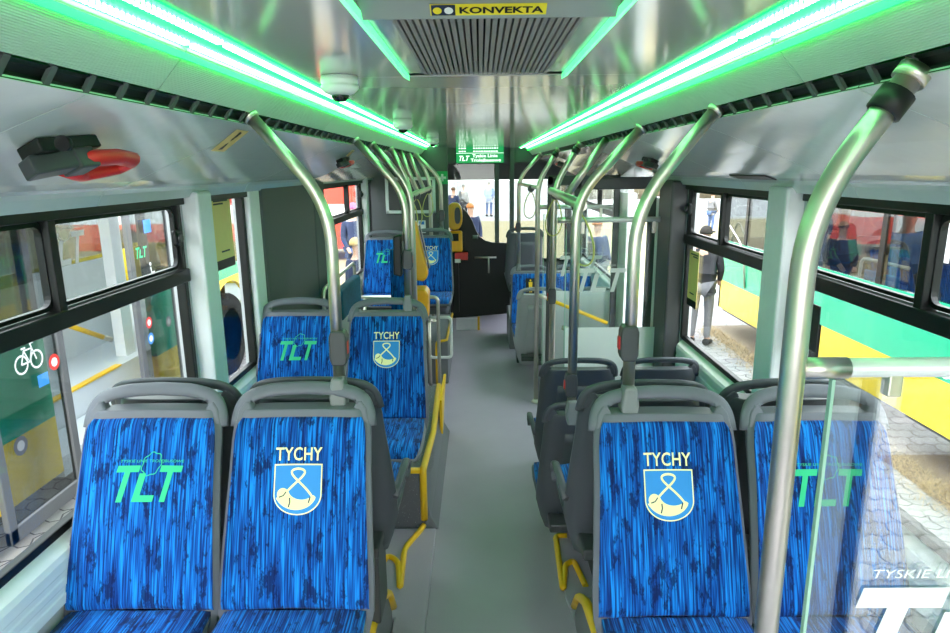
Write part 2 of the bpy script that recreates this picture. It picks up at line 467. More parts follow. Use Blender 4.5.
struct(wall(-1).build('wall_left', 'wall')); struct(wall(1).build('wall_right', 'wall'))
# back wall with unseen rear window, widened to let in more daylight (behind the viewer)
bw = MB().box(-1.3, 1.3, Y0-.06, Y0, -.1, .7).box(-1.3, 1.3, Y0-.06, Y0, 2.3, 2.5).box(-1.3, -1.2, Y0-.06, Y0, .7, 2.3).box(1.2, 1.3, Y0-.06, Y0, .7, 2.3)
struct(bw.build('wall_back', 'wall'))
# front wall below and above the windscreen
fwm = MB().box(-1.3, 1.3, Y1, Y1+.06, -.12, .75).box(-1.3, 1.3, Y1, Y1+.06, 2.12, 2.5).box(-1.3, -1.22, Y1, Y1+.06, .7, 2.2).box(1.22, 1.3, Y1, Y1+.06, .7, 2.2)
struct(fwm.build('wall_front', 'dark_panel'))
wi = 0
def window(side, y0, y1, transom, mulls):
    global wi; wi += 1
    s = side
    root = bpy.data.objects.new('window_%d' % wi, None); C.objects.link(root); root.location = (s*GX, (y0+y1)/2, ZB); root['kind'] = 'structure'
    fr = MB()
    def bx(a, b, ya, yb, za, zb, mb): mb.box(min(s*a, s*b), max(s*a, s*b), ya, yb, za, zb)
    bx(1.215, 1.275, y0, y1, ZT-.030, ZT, fr); bx(1.245, 1.275, y0, y1, ZB-.01, ZB+.018, fr)
    bx(1.235, 1.275, y0, y0+.03, ZB, ZT, fr); bx(1.235, 1.275, y1-.03, y1, ZB, ZT, fr)
    fr.build('window_frame', 'rubber', root, .004)
    if transom:
        tr = MB(); bx(1.222, 1.27, y0, y1, 1.632, 1.686, tr)
        tr.build('transom', 'rubber', root, .004)
        edges = [y0+.03]+mulls+[y1-.03]
        for a, b in zip(edges[:-1], edges[1:]):
            # sliding sash: a rounded black rim
            a2, b2, za, zb, r, w = a+.008, b-.008, 1.690, ZT-.032, .05, .014
            def rr(q, r):
                out = []
                for cx, cy, a0 in ((b2-r-q, zb-r-q, 0), (a2+r+q, zb-r-q, 90), (a2+r+q, za+r+q, 180), (b2-r-q, za+r+q, 270)):
                    for k in range(5):
                        t = math.radians(a0+90*k/4); out.append((cx+r*math.cos(t), cy+r*math.sin(t)))
                return out
            o = rr(0, .03); i_ = rr(w, .03); sa = MB(); n = len(o)
            loops = [[(s*x, p[0], p[1]) for p in q] for x, q in ((1.249, o), (1.245, i_), (1.262, i_), (1.262, o))]
            sa.loft(loops, closed=True, smooth=False)
            sa.build('sash', 'rubber', root)
        for my in mulls:
            mm = MB(); bx(1.225, 1.272, my-.018, my+.018, 1.68, ZT-.02, mm); mm.build('mullion', 'rubber', root, .004)
    g = MB(); bx(1.255, 1.259, y0+.01, y1-.01, ZB, ZT-.02, g); g.build('pane', 'glass', root)
    return root
W = {}
for s in (-1, 1):
    for k, (a, b, t, m) in enumerate(WINS[s]): W[(s, k)] = window(s, a, b, t, m)
def latch(win, s, y, z):
    l = MB().box(min(s*1.215, s*1.24), max(s*1.215, s*1.24), y-.028, y+.028, z-.033, z+.033); o = l.build('latch', 'black', win, .012)
    k = MB(); k.cyl((s*1.205, y, z), (s*1.22, y, z), .016); k.build('latch_button', 'dark_grey', o)
latch(W[(-1, 0)], -1, 2.62, 1.82); latch(W[(1, 1)], 1, 3.88, 1.84); latch(W[(-1, 2)], -1, 6.80, 1.84)
ws = bpy.data.objects.new('window_8', None); C.objects.link(ws); ws['kind'] = 'structure'; ws.location = (0, Y1+.03, .75)
box('pane', 'windscreen', -1.22, 1.22, Y1+.02, Y1+.026, .75, 2.12, ws)
MB().box(-1.22, 1.22, Y1, Y1+.05, .75, .80).box(-1.22, 1.22, Y1, Y1+.05, 2.07, 2.12).build('window_frame', 'rubber', ws)
wr = bpy.data.objects.new('window_9', None); C.objects.link(wr); wr['kind'] = 'structure'; wr.location = (0, Y0-.03, .95)
box('pane', 'glass', -1.2, 1.2, Y0-.035, Y0-.03, .7, 2.3, wr)

# sills, pillars, end panels
TR = [0]
def trim(mb, m, bevel=.004):
    TR[0] += 1
    return struct(mb.build('trim_%d' % TR[0], m, None, bevel))
for s in (-1, 1):
    for a, b, _, _ in WINS[s]:
        prof = [(1.262, ZB-.002), (1.222, 1.002), (1.216, .985), (1.216, .955), (1.219, .952), (1.219, .935), (1.216, .932), (1.216, .912), (1.219, .909), (1.219, .892), (1.216, .889), (1.216, .86), (1.240, .86), (1.262, .99)]
        trim(MB().prism(prof, lambda u, w, k, a=a, b=b: (s*u, a if k == 0 else b, w)), 'pillar', .002)
for s, a, b, xi, m in ((-1, 2.715, 2.86, 1.165, 'pillar'), (-1, 3.44, 3.60, 1.205, 'pillar'), (-1, 6.865, 6.975, 1.18, 'pillar'), (1, 2.52, 2.69, 1.165, 'pillar'),
                       (-1, 3.60, 4.72, 1.195, 'dark_panel'), (-1, 4.72, 5.04, 1.19, 'dark_panel'), (1, 3.94, 4.22, 1.14, 'dark_grey'), (1, 5.61, 5.77, 1.16, 'pillar')):
    trim(MB().box(min(s*xi, s*1.262), max(s*xi, s*1.262), a, b, .86 if m == 'pillar' else .3, 2.0), m, .012)

# ------------------------------------------------------------------ ceiling coves, ribbed light panels, air vents
def run(prof, s, y0, y1, mb=None):
    mb = mb or MB(); n = len(prof)
    mb.add([(s*x, y, z) for y in (y0, y1) for x, z in prof], [(i, i+1, n+i+1, n+i) for i in range(n-1)], True)
    return mb
def thick(prof, d=.006):
    """close an open profile into a thin shell on its upper/outer side"""
    out = list(prof)
    for x, z in reversed(prof): out.append((x+d*.45, z+d))
    return out
cove = [(.672, 2.212), (.78, 2.172), (.90, 2.126), (1.00, 2.084), (1.07, 2.053), (1.115, 2.037), (1.15, 2.030), (1.165, 2.026), (1.18, 2.012), (1.20, 1.978)]
def ribs():
    out = []; a = Vector((.585, 2.318)); b = Vector((.652, 2.243)); n = 24
    nrm = Vector((-.075, -.067)).normalized()
    for i in range(n):
        for t, h in ((.0, 0), (.35, .0009), (.65, .0009), (.999, 0)):
            p = a.lerp(b, (i+t)/n)+nrm*h; out.append((p.x, p.y))
    return out
rp = ribs()
cuts_L = [(-1.6, 1.17), (1.174, 2.05), (2.054, 3.35), (3.354, 4.6)]
cuts_R = [(-1.6, 1.22), (1.224, 2.10), (2.104, 3.00), (3.004, 4.2)]
for s, cuts in ((-1, cuts_L), (1, cuts_R)):
    for a, b in cuts:
        trim(MB().prism(thick(cove), lambda u, w, k, a=a, b=b: (s*u, a if k == 0 else b, w)), 'cove', 0)
    # beyond, the cove over the doors and the front is flatter and mirror glossy
    a, b = cuts[-1][1]+.004, 8.4
    trim(MB().prism(thick([(.672, 2.212), (.80, 2.185), (1.0, 2.10), (1.13, 2.03), (1.2, 1.99)]), lambda u, w, k: (s*u, a if k == 0 else b, w)), 'ceiling', 0)
    for a, b in ((-1.6, 1.38), (1.384, 2.8), (2.804, 4.2), (4.204, 5.6), (5.604, 7.0), (7.004, 8.35)):
        trim(MB().prism(thick(rp), lambda u, w, k, a=a, b=b: (s*u, a if k == 0 else b, w)), 'ribbed', 0)
    # air vent slot: black channel with moulded webs
    v = bpy.data.objects.new('air_vent', None); C.objects.link(v); v.location = (s*.66, 3.3, 2.23)
    tag(v, 'long black slotted air vent under the %s light strip' % ('left' if s < 0 else 'right'), 'air vent', 'slotted air vents')
    MB().prism([(.656, 2.240), (.690, 2.252), (.705, 2.225), (.672, 2.213), (.680, 2.225), (.668, 2.236)], lambda u, w, k: (s*u, Y0+.1 if k == 0 else 8.35, w)).build('slot', 'black', v)
    wb = MB(); y = -.2
    while y < 8.3:
        wb.prism([(.654, 2.242), (.674, 2.2125), (.679, 2.216), (.659, 2.246)], lambda u, w, k: (s*u, y-.0075 if k == 0 else y+.0075, w)); y += .105
    wb.build('slat', 'dark_panel', v)
    # LED strip
    L = bpy.data.objects.new('led_light_strip', None); C.objects.link(L); L.location = (s*.54, 3.3, 2.33)
    tag(L, 'glowing green and white LED light strip along the %s edge of the ceiling' % ('left' if s < 0 else 'right'), 'ceiling light', 'LED ceiling light strips')
    MB().box(min(s*.485, s*.60), max(s*.485, s*.60), Y0+.1, 8.35, 2.331, 2.3345).build('channel_diffuser', 'led_green', L)
    for xx, x2, zb in ((.588, .592, 2.300),):  # added glowing lip: shields the ribbed panel from the rows, lights it green
        MB().box(min(s*xx, s*x2), max(s*xx, s*x2), Y0+.1, 8.35, zb, 2.332).build('added_glow_lip', 'glow_lip', L)
    for xx in (.508, .575):
        st = MB(); y = -1.4
        while y < 8.2:
            y2 = min(y+1.395, 8.3)
            st.box(s*xx-.0065, s*xx+.0065, y, y2-.03, 2.3235, 2.3312); y = y2
        st.build('led_row', 'led', L)
# inner lip of the ceiling panel beside the strips
# ------------------------------------------------------------------ air conditioner
ac = thing('air_conditioner', 'ceiling air conditioner with dark slatted grille and yellow maker label', 'air conditioner', (.02, 1.45, 2.36))
MB().prism([(1.026, 2.40), (1.026, 2.352), (1.15, 2.352), (1.188, 2.328), (1.195, 2.332), (1.195, 2.40)], lambda u, w, k: (-.20 if k == 0 else .235, u, w)).build('front_cowl', 'housing', ac, .003)
MB().box(-.195, -.150, 1.196, 1.925, 2.338, 2.345).box(.185, .23, 1.196, 1.925, 2.338, 2.345).box(-.195, .23, 1.885, 1.925, 2.338, 2.345).build('surround', 'ceiling', ac)
box('recess', 'grille_back', -.155, .19, 1.196, 1.90, 2.37, 2.385, ac)
gr = MB()
for i in range(27):
    x = -.146+i*.0125; gr.box(x-.0042, x+.0042, 1.197, 1.89, 2.333, 2.36)
gr.build('grille', 'grille', ac)
for s, x in ((-1, -.197), (1, .232)):
    MB().prism([(x, 2.325), (x+s*.016, 2.334), (x+s*.016, 2.340), (x, 2.340)], lambda u, w, k: (u, 1.03 if k == 0 else 1.94, w)).build('light_bezel', 'led_bezel', ac)
def acf(u, v, off=.0012):   # lower sloping face of the cowl, seen from the rear
    return (u+.016, 1.169-.858*v-.515*off, 2.340+.515*v-.858*off)
lab = MB(); flat_poly(lab, [(-.097, -.0125), (.097, -.0125), (.097, .0125), (-.097, .0125)], acf)
lo = lab.build('maker_label', 'label_yellow', ac)
kt = MB(); put_text(kt, 'KONVEKTA', .140, .0145, lambda u, v: acf(u, v, .0026), cx=.022, bold=.03); kt.build('lettering', 'black', lo)
kb = MB(); flat_poly(kb, [(-.095, -.0115), (-.055, -.0115), (-.055, .0115), (-.095, .0115)], lambda u, v: acf(u, v, .002)); kb.build('logo_field', 'navy', lo)
def disc(mb, cx, cy, r, fn, n=20): flat_poly(mb, [(cx+r*math.cos(2*PI*i/n), cy+r*math.sin(2*PI*i/n)) for i in range(n)], fn)
kd = MB(); disc(kd, -.085, 0, .0075, lambda u, v: acf(u, v, .003)); kd.build('logo_dot', 'label_yellow', lo)
kd = MB(); disc(kd, -.066, 0, .0075, lambda u, v: acf(u, v, .003)); kd.build('logo_dot', 'paper', lo)

# dome cameras on the ceiling
def dome(x, y, label):
    t = thing('dome_camera', label, 'security camera', (x, y, 2.334), 'ceiling dome cameras')
    MB().lathe([(.001, 0), (.050, 0), (.051, -.018), (.048, -.022), (.052, -.025), (.052, -.033), (.041, -.044), (.026, -.050), (.001, -.050)], n=28).build('housing', 'white', t, local=True)
    MB().lathe([(.026, -.047), (.023, -.058), (.014, -.066), (.001, -.068)], n=20).build('lens_dome', 'lens', t, local=True)
dome(-.388, 1.90, 'largest white dome camera, nearest on the ceiling beside the left light strip')
dome(-.40, 3.52, 'middle white dome camera of the row on the ceiling')
dome(-.39, 5.57, 'smallest white dome camera, farthest down the ceiling by the green display')

# ------------------------------------------------------------------ seats
def yf(x, z):
    """front surface of the backrest, seat facing -Y"""
    s = (z-.44)/(.93-.44)
    return -.240+.190*s-.016*math.sin(PI*min(1, max(0, s)))*0.6-.016*(x/.22)**2
def hw(z):
    pts = [(.20, .165), (.30, .200), (.42, .2285), (.50, .228), (.65, .220), (.80, .213), (.90, .211), (.945, .204), (.965, .190), (.972, .178)]
    for (a, u), (b, w) in zip(pts[:-1], pts[1:]):
        if z <= b: return u+(w-u)*max(0, (z-a))/(b-a)
    return pts[-1][1]
def slab(zs, hwf, yfront, th, n=10, round_=.012):
    loops = []
    for z in zs:
        h = hwf(z); lp = []
        for i in range(n+1):
            x = -h+2*h*i/n; e = min(1, (h-abs(x))/(.09*h+1e-6)); e = 1-(1-e)**2
            lp.append((x, yfront(x, z)+round_*(1-e), z))
        for i in range(n+1):
            x = h-2*h*i/n; e = min(1, (h-abs(x))/(.22*h+1e-6)); e = 1-(1-e)**2
            lp.append((x, yfront(x, z)+th*(.45+.55*e), z))
        loops.append(lp)
    return loops
def lin(a, b, n): return [a+(b-a)*i/(n-1) for i in range(n)]
ZS = 0.93
def make_seat(kind, shell='shell', arm=0):
    r = bpy.data.objects.new('bus_seat', None); C.objects.link(r); r.empty_display_size = .05
    zs = lin(.22, .962, 20)+[.968]
    MB().loft(slab(zs, hw, lambda x, z: yf(x, z)+.008, .060)).build('backrest_shell', shell, r, local=True)
    # ring handle on top
    path = []
    for x, z in ((-.203, .915), (-.199, .955), (-.184, .988), (-.155, 1.006), (-.10, 1.017), (0, 1.021), (.10, 1.017), (.155, 1.006), (.184, .988), (.199, .955), (.203, .915)):
        path.append((x, yf(x, z)+.034, z))
    hp = bend(path, .02, 3)
    MB().tube(hp, .0125, 12, flat=1.75, upv=(0, 0, 1)).build('handle', shell, r, local=True)
    # shoulders that close the ring towards the backrest
    for q in (-1, 1):
        sh = MB()
        sh.prism([(q*.205, .925), (q*.196, .968), (q*.178, .992), (q*.163, .985), (q*.150, .962), (q*.128, .962), (q*.128, .93)], lambda u, w, k: (u, yf(u, w)+(.016 if k == 0 else .052), w))
        sh.build('handle_shoulder', shell, r, .006, local=True)
    # rear moulding panel
    zs = lin(.34, .86, 10)
    MB().loft(slab(zs, lambda z: hw(z)*.62, lambda x, z: yf(x, z)+.045, .030)).build('rear_panel', shell, r, local=True)
    # seat pan
    loops = []
    for y, h, zt, th in ((-.235, .205, .420, .07), (-.35, .222, .412, .075), (-.48, .226, .410, .07), (-.60, .222, .412, .055), (-.655, .214, .405, .035), (-.675, .200, .392, .012)):
        lp = [(x, y, zt-.004) for x in lin(-h, h, 7)]+[(x*.93, y, zt-th) for x in lin(h, -h, 7)]
        loops.append(lp)
    MB().loft(loops).build('seat_pan', shell, r, local=True)
    pd = MB().box(-.17, .17, -.40, -.10, .30, .345).box(-.16, -.06, -.32, -.14, .0, .31)
    pd.build('pedestal', 'dark_grey', r, .008, local=True)
    # upholstery
    zs = [.432, .440, .455]+lin(.49, .918, 14)+[.932, .942, .946]
    def hwp(z): return (hw(z)-.013)*(1 if z < .922 else 1-((z-.922)/.024)**2*.045)
    def fp(x, z):
        e = 0
        if z > .922: e = ((z-.922)/.024)**2*.012
        if z < .455: e = ((.455-z)/.023)**2*.012
        return yf(x, z)-.010+e
    MB().loft(slab(zs, hwp, fp, .022)).build('backrest_cushion', 'fabric', r, local=True)
    loops = []
    for y, h, zt, th in ((-.225, .200, .425, .03), (-.25, .207, .438, .045), (-.36, .212, .436, .045), (-.48, .214, .436, .045), (-.58, .212, .440, .045), (-.635, .206, .434, .04), (-.660, .200, .418, .03), (-.668, .192, .402, .012)):
        lp = []
        for x in lin(-h, h, 9):
            lp.append((x, y, zt-.006*math.cos(x/h*PI/2)+(-.010 if abs(x) > h*.99 else 0)))
        for x in lin(h, -h, 9): lp.append((x*.99, y, zt-th))
        loops.append(lp)
    MB().loft(loops).build('seat_cushion', 'fabric', r, local=True)
    if arm:
        s = arm
        p = bend([(s*.222, -.19, .50), (s*.245, -.30, .56), (s*.245, -.40, .555), (s*.243, -.43, .50), (s*.240, -.40, .47)], .04, 4)
        MB().tube(p, .011, 10, flat=1.5).build('armrest', shell, r, local=True)
    # print on the backrest
    on = lambda u, v: (u, yf(u, v)-.0125, v)
    on2 = lambda u, v: (u, yf(u, v)-.0137, v)
    if kind == 'tychy':
        b = MB(); put_text(b, 'TYCHY', .138, .036, on, 0, .852, bold=.012, spacing=1.05); b.build('lettering', 'cream', r, local=True)
        def shw(v, g=0):   # half width of the shield at height v
            lo = .692-g
            return (.068+g) if v >= .745 else (.068+g)*math.sqrt(max(0, 1-((.745-v)/(.745-lo))**2))
        def shield(g, off):
            q = MB(); lo, hi = .692-g, .822+g; rows = []
            for i in range(25):
                t = 1-(1-i/24)**2 if i < 25 else 1
                v = lo+(hi-lo)*((i/24)**1.5)
                h = max(.0005, shw(v, g)); rows.append([(h*(2*k/8-1), yf(h*(2*k/8-1), v)-off, v) for k in range(9)])
            b0 = []
            for w in rows: b0 += w
            q.add(b0, [(9*i+k, 9*i+k+1, 9*i+9+k+1, 9*i+9+k) for i in range(24) for k in range(8)], True)
            return q
        eb = shield(.0035, .0125).build('emblem', 'cream', r, local=True)
        shield(0, .0132).build('shield', 'shield', eb, local=True)
        h = MB()
        hp = []; w = []
        for i in range(19):
            t = i/18; a = math.radians(200+t*132)
            hp.append((.004+.053*math.cos(a), .760+.043*math.sin(a))); w.append(.032*(1-t)**.7+.009)
        ribbon(h, hp, w, on2)
        disc(h, -.044, .745, .017, on2)
        lp = []
        for i in range(33):   # the cord: crosses over itself and loops at the top
            t = -1+2*i/32
            lp.append((-.044*t*abs(t)**1.2+.040*math.sin(PI*t)*(1-abs(t))*1.0, .738+.075*(1-abs(t)**1.7)))
        ribbon(h, lp, .0062, on2)
        h.build('horn', 'cream', eb, local=True)
        h2 = MB(); on3 = lambda u, v: (u, yf(u, v)-.0145, v)
        ribbon(h2, [(-.026, .711), (-.022, .724), (-.023, .736)], .0035, on3); ribbon(h2, [(.033, .722), (.038, .738)], .0035, on3)
        ribbon(h2, [(-.054, .738), (-.042, .742), (-.034, .752)], .003, on3)
        h2.build('horn_band', 'navy', eb, local=True)
    elif kind == 'tlt':
        b = MB(); tlt_logo(b, .195, on, .0, .775); b.build('logo_print', 'green_print', r, local=True)
    elif kind == 'priority':
        b = MB(); flat_poly(b, [(-.055, .74), (.055, .74), (.055, .90), (-.055, .90)], on); sg = b.build('priority_sign', 'black', r, local=True)
        b = MB(); disc(b, 0, .878, .010, on2); flat_poly(b, [(-.018, .81), (.018, .81), (.022, .862), (-.022, .862)], on2); flat_poly(b, [(-.014, .755), (-.003, .755), (-.003, .81), (-.014, .81)], on2); flat_poly(b, [(.003, .755), (.014, .755), (.014, .81), (.003, .81)], on2)
        b.build('pictogram', 'yellow', sg, local=True)
    return r
def cz_(): return 0
protos = {}
def seat(kind, x, y, z, facing, label, group, shell='shell', arm=0):
    key = (kind, shell, arm)
    if key not in protos: protos[key] = o = make_seat(kind, shell, arm)
    else: o = copy_tree(protos[key])
    o.location = (x, y, z); o.rotation_euler = (0, 0, 0 if facing == 'rear' else PI)
    tag(o, label, 'seat', group)
    return o
G1 = 'blue upholstered bus seats'
G2 = 'bus seats seen from behind'
seat('tychy', -.548, 1.90, .402, 'rear', 'large blue seat with yellow TYCHY crest, front left beside the aisle', G1)
seat('tlt', -1.003, 1.90, .402, 'rear', 'large blue seat with green TLT print, front left by the window', G1)
seat('tychy', .545, 1.88, .387, 'rear', 'large blue seat with yellow TYCHY crest, front right beside the aisle', G1)
seat('tlt', 1.003, 1.88, .387, 'rear', 'large blue seat with green TLT print behind the glass screen, front right', G1)
seat('tychy', -.515, 3.52, .35, 'rear', 'blue TYCHY crest seat in the second left pair, beside the yellow edged step', G1)
seat('tlt', -1.003, 3.52, .355, 'rear', 'blue TLT seat in the second left pair, beside the dark wall panel', G1)
seat('plain', -.548, 2.00, .402, 'front', 'grey backed seat directly behind the near left TYCHY seat, with curled armrest', G2, 'shell_dark', -1)
seat('plain', -1.003, 2.00, .402, 'front', 'grey backed seat directly behind the near left TLT seat by the window', G2, 'shell_dark')
seat('plain', .535, 2.02, .378, 'front', 'grey backed seat directly behind the near right TYCHY seat, with curled armrest', G2, 'shell_dark', 1)
seat('plain', .993, 2.02, .378, 'front', 'grey backed seat directly behind the near right TLT seat', G2, 'shell_dark')
seat('plain', .500, 2.80, .02, 'front', 'dark grey seat back in the right aisle row carrying a steel pole on its ring', G2, 'shell_dark')
seat('plain', .960, 2.80, .02, 'front', 'dark grey window seat back beside the right seat that carries a pole', G2, 'shell_dark')
seat('plain', .545, 3.48, .02, 'front', 'dark grey aisle seat back just before the white screen at the right door', G2, 'shell_dark', 1)
seat('plain', 1.003, 3.48, .02, 'front', 'dark grey window seat back just before the white screen at the right door', G2, 'shell_dark')
seat('tychy', -.500, 6.62, .46, 'rear', 'small far blue TYCHY crest seat in front of the charcoal bulkhead', G1)
seat('tlt', -.960, 6.62, .445, 'rear', 'small far blue TLT seat in front of the charcoal bulkhead by the window', G1)
seat('plain', .545, 5.80, 0, 'front', 'light grey seat back beyond the right door, beside the aisle', G2, 'shell_light')
seat('plain', 1.003, 5.80, 0, 'front', 'light grey seat back beyond the right door, by the window', G2, 'shell_light')
seat('priority', .545, 7.16, .0, 'rear', 'far right blue seat with a black and yellow priority sign', G1)
seat('plain', 1.003, 7.16, .0, 'rear', 'far right blue window seat behind the white screen', G1)
seat('plain', .520, 7.62, .38, 'front', 'tall grey seat back at the far right before the windscreen', G2)

# ------------------------------------------------------------------ wheel boxes, steps, yellow edging
def edging(mb, pts, r=.015): mb.tube(bend(pts, .05, 5), r*1.35, 8, flat=1.3)
for s, nm in ((-1, 'left'), (1, 'right')):
    xi = .375
    t = thing('wheel_box', 'grey wheel box carrying the near %s seats, edged in yellow' % nm, 'platform', (s*.8, 1.9, 0), 'seat platforms')
    zt = .40 if s < 0 else .375
    def side(u, w, k): return (s*(xi+.05) if k == 0 else s*1.233, u, w)
    MB().prism([(1.12, .001), (1.12, zt-.03), (1.15, zt), (2.12, zt), (2.36, zt-.05), (2.55, zt-.16), (2.64, .085), (2.64, .001)], side).build('body', 'platform_side', t, .01)
    e = MB(); edging(e, [(s*(xi+.05), 1.14, zt+.004), (s*(xi+.05), 2.12, zt+.004), (s*(xi+.05), 2.36, zt-.045), (s*(xi+.05), 2.55, zt-.155), (s*(xi+.05), 2.645, .10)], .013)
    e.build('edging', 'yellow', t)
    # low foot step
    t = thing('foot_step', 'low grey foot step by the %s aisle edge with yellow border' % nm, 'step', (s*.8, 3.0, 0), 'foot steps')
    y1 = 3.44 if s < 0 else 4.0
    P = [(.42, 1.15), (.262, 1.15), (.275, 3.44), (1.233, 3.44), (1.233, 2.66), (.42, 2.66)] if s < 0 else [(1.233, 2.645), (.425, 2.645), (.405, 2.82), (.42, 3.30), (.44, y1), (1.233, y1)]
    zz = .030 if s < 0 else .018
    MB().prism(P, lambda u, w, k: (s*u, w, .001 if k == 0 else zz)).build('tread', 'floor', t, .006)
    e = MB()
    if s < 0: e.tube(bend([(-.345, 3.44, zz+.02), (-.365, 3.40, zz+.006), (-.435, 3.22, zz+.006), (-.417, 2.86, zz+.006), (-.455, 3.10, zz+.006), (-.52, 3.16, zz+.006), (-.555, 3.00, zz+.006)], .05, 6), .016, 8)
    else:
        e.tube(bend([(.48, 3.36, zz+.006), (.415, 3.36, zz+.006), (.397, 2.86, zz+.006), (.435, 3.08, zz+.006), (.485, 3.12, zz+.006), (.515, 2.90, zz+.006)], .05, 6), .016, 8)
    e.build('edging', 'yellow', t)
t = thing('wheel_box', 'speckled dark wheel box under the second left seats with bright yellow corner edging', 'platform', (-.8, 4.2, 0), 'seat platforms')
MB().prism([(-1.233, 3.46), (-.345, 3.46), (-.325, 4.0), (-.345, 4.95), (-1.233, 4.95)], lambda u, w, k: (u, w, .001 if k == 0 else .395)).build('body', 'platform', t, .008)
e = MB(); e.tube([(-1.2, 3.452, .39), (-.36, 3.452, .39)], .019, 8); e.tube(bend([(-.343, 3.452, .08), (-.343, 3.452, .392), (-.322, 4.0, .397), (-.343, 4.94, .397)], .02, 3), .021, 8)
e.build('edging', 'yellow', t)
MB().prism([(-.345, .385), (-.332, .20), (-.305, .08), (-.262, .001), (-.345, .001)], lambda u, w, k: (u, 3.47 if k == 0 else 4.95, w)).build('skirt', 'platform_side', t, .006)
t = thing('step_marking', 'bright yellow tapering strip at the far end of the speckled wheel box', 'step edge', (-.31, 4.9, 0))
MB().prism([(4.66, .10), (4.60, .395), (5.25, .395), (4.98, .30)], lambda u, w, k: (-.322 if k == 0 else -.300, u, w)).build('strip', 'yellow', t, .004)
t = thing('wheel_box', 'far left wheel box under the small seats before the bulkhead', 'platform', (-.8, 6.6, 0), 'seat platforms')
box('body', 'platform_side', -1.233, -.33, 6.15, 7.36, .001, .44, t, .01)
e = MB(); e.tube(bend([(-.44, 6.1, .02), (-.44, 6.14, .44), (-.34, 6.16, .445), (-.335, 7.35, .445)], .03, 4), .013, 8); e.build('edging', 'yellow', t)
t = thing('wheel_box', 'far right wheel box under the tall grey seat', 'platform', (.8, 7.6, 0), 'seat platforms')
box('body', 'platform_side', .33, 1.233, 7.40, 8.2, .001, .37, t, .01)
t = thing('door_step_edge', 'pale yellow floor edge strip beside the right seats before the door', 'step edge', (.5, 4.1, 0))
MB().box(.36, .60, 4.05, 4.12, .001, .010).build('strip', 'yellow', t)

# ------------------------------------------------------------------ poles and rails
def collar(t, p, r, m='dark_grey'): MB().lathe([(r*1.05, -.02), (r*1.4, -.018), (r*1.4, .018), (r*1.05, .02)], p, n=18).build('collar', m, t)
def pole(label, x, y, z0, zb=1.99, xt=.66, zt=2.236, r=.0205, foot='floor', button=None, name='handrail_pole', top_collar=False):
    s = 1 if x > 0 else -1
    t = thing(name, label, 'grab pole', (x, y, z0), 'steel grab poles')
    MB().tube(bend([(x, y, z0), (x, y, zb), (s*xt, y, zt)], .13, 9), r, 18).build('tube', 'steel', t)
    if foot == 'seat':
        MB().prism([(-.022, -.085), (.022, -.085), (.027, -.03), (.022, .0), (.018, .03), (-.018, .03), (-.022, .0), (-.027, -.03)], lambda u, w, k: (x+u, y-.045 if k == 0 else y+.02, z0+w)).build('foot_clamp', 'mid_grey', t, .008)
    else: MB().lathe([(.001, 0), (r*1.9, 0), (r*1.9, .008), (r*1.15, .03)], (x, y, z0), n=18).build('foot_flange', 'steel', t)
    mv = Vector((s*xt, y, zt))-Vector((x, y, zb)); d = mv.normalized(); p = Vector((s*xt, y, zt))-d*.05
    if top_collar: MB().tube([p-d*.02, p-d*.018, p+d*.018, p+d*.02], [r*1.02, r*1.32, r*1.32, r*1.02], 18).build('collar', 'black', t)
    MB().tube([Vector((s*xt, y, zt))-d*.012, Vector((s*xt, y, zt))+d*.01], r*1.25, 18).build('ceiling_socket', 'steel', t)
    if button:
        for zz in button:
            b = MB().prism([(-.020, -.055), (.020, -.055), (.027, -.035), (.027, .035), (.020, .055), (-.020, .055), (-.027, .035), (-.027, -.035)], lambda u, w, k: (x-s*.005+u, y-.026 if k == 0 else y+.026, zz+w))
            bo = b.build('stop_button_box', 'dark_grey', t, .006)
            MB().box(x-s*.035-.002, x-s*.028+.002, y-.012, y+.012, zz-.02, zz+.02).build('stop_button', 'red', bo, .003)
    return t
pole('steel pole clamped on the near left TYCHY seat, curving to the left vent', -.447, 1.945, 1.425, 1.985, foot='seat', button=[1.545], r=.0185)
pole('steel pole clamped on the near right TYCHY seat, curving to the right vent', .449, 1.90, 1.405, 1.97, foot='seat', button=[1.565], r=.0185)
pole('nearest thick steel pole holding the glass screen at the right edge', .528, 1.06, .0, 2.015, .665, 2.215, r=.0205, top_collar=True)
pole('steel pole on the second left TYCHY seat carrying the black reader', -.405, 3.55, 1.375, 1.96, foot='seat', r=.0195, button=[1.60])
pole('steel pole just behind the second left seats, left of the orange validator', -.43, 4.10, .395, 1.97)
pole('steel pole carrying the orange ticket validator left of the aisle', -.525, 4.95, .0, 1.97)
pole('upright steel pole with red tipped foot beside the low loop rail', -.53, 7.0, .44, 1.98, button=[1.22])
pole('farthest left steel pole rising from the small TYCHY seat', -.40, 6.72, 1.48, 2.0, foot='seat', button=[1.62])
pole('steel pole standing on the dark grey right seat ring, holding a strap rail', .402, 2.76, 1.045, 1.96, foot='seat', button=[1.14])
pole('steel pole beside the near white door screen with black stop button', .495, 4.42, .0, 1.97, button=[1.22], top_collar=True)
pole('steel pole standing on the aisle floor beyond the right door', .49, 5.62, .0, 1.97, top_collar=True)
pole('farthest right steel pole rising from the blue priority seat', .42, 7.19, 1.02, 1.98, foot='seat', button=[1.45])

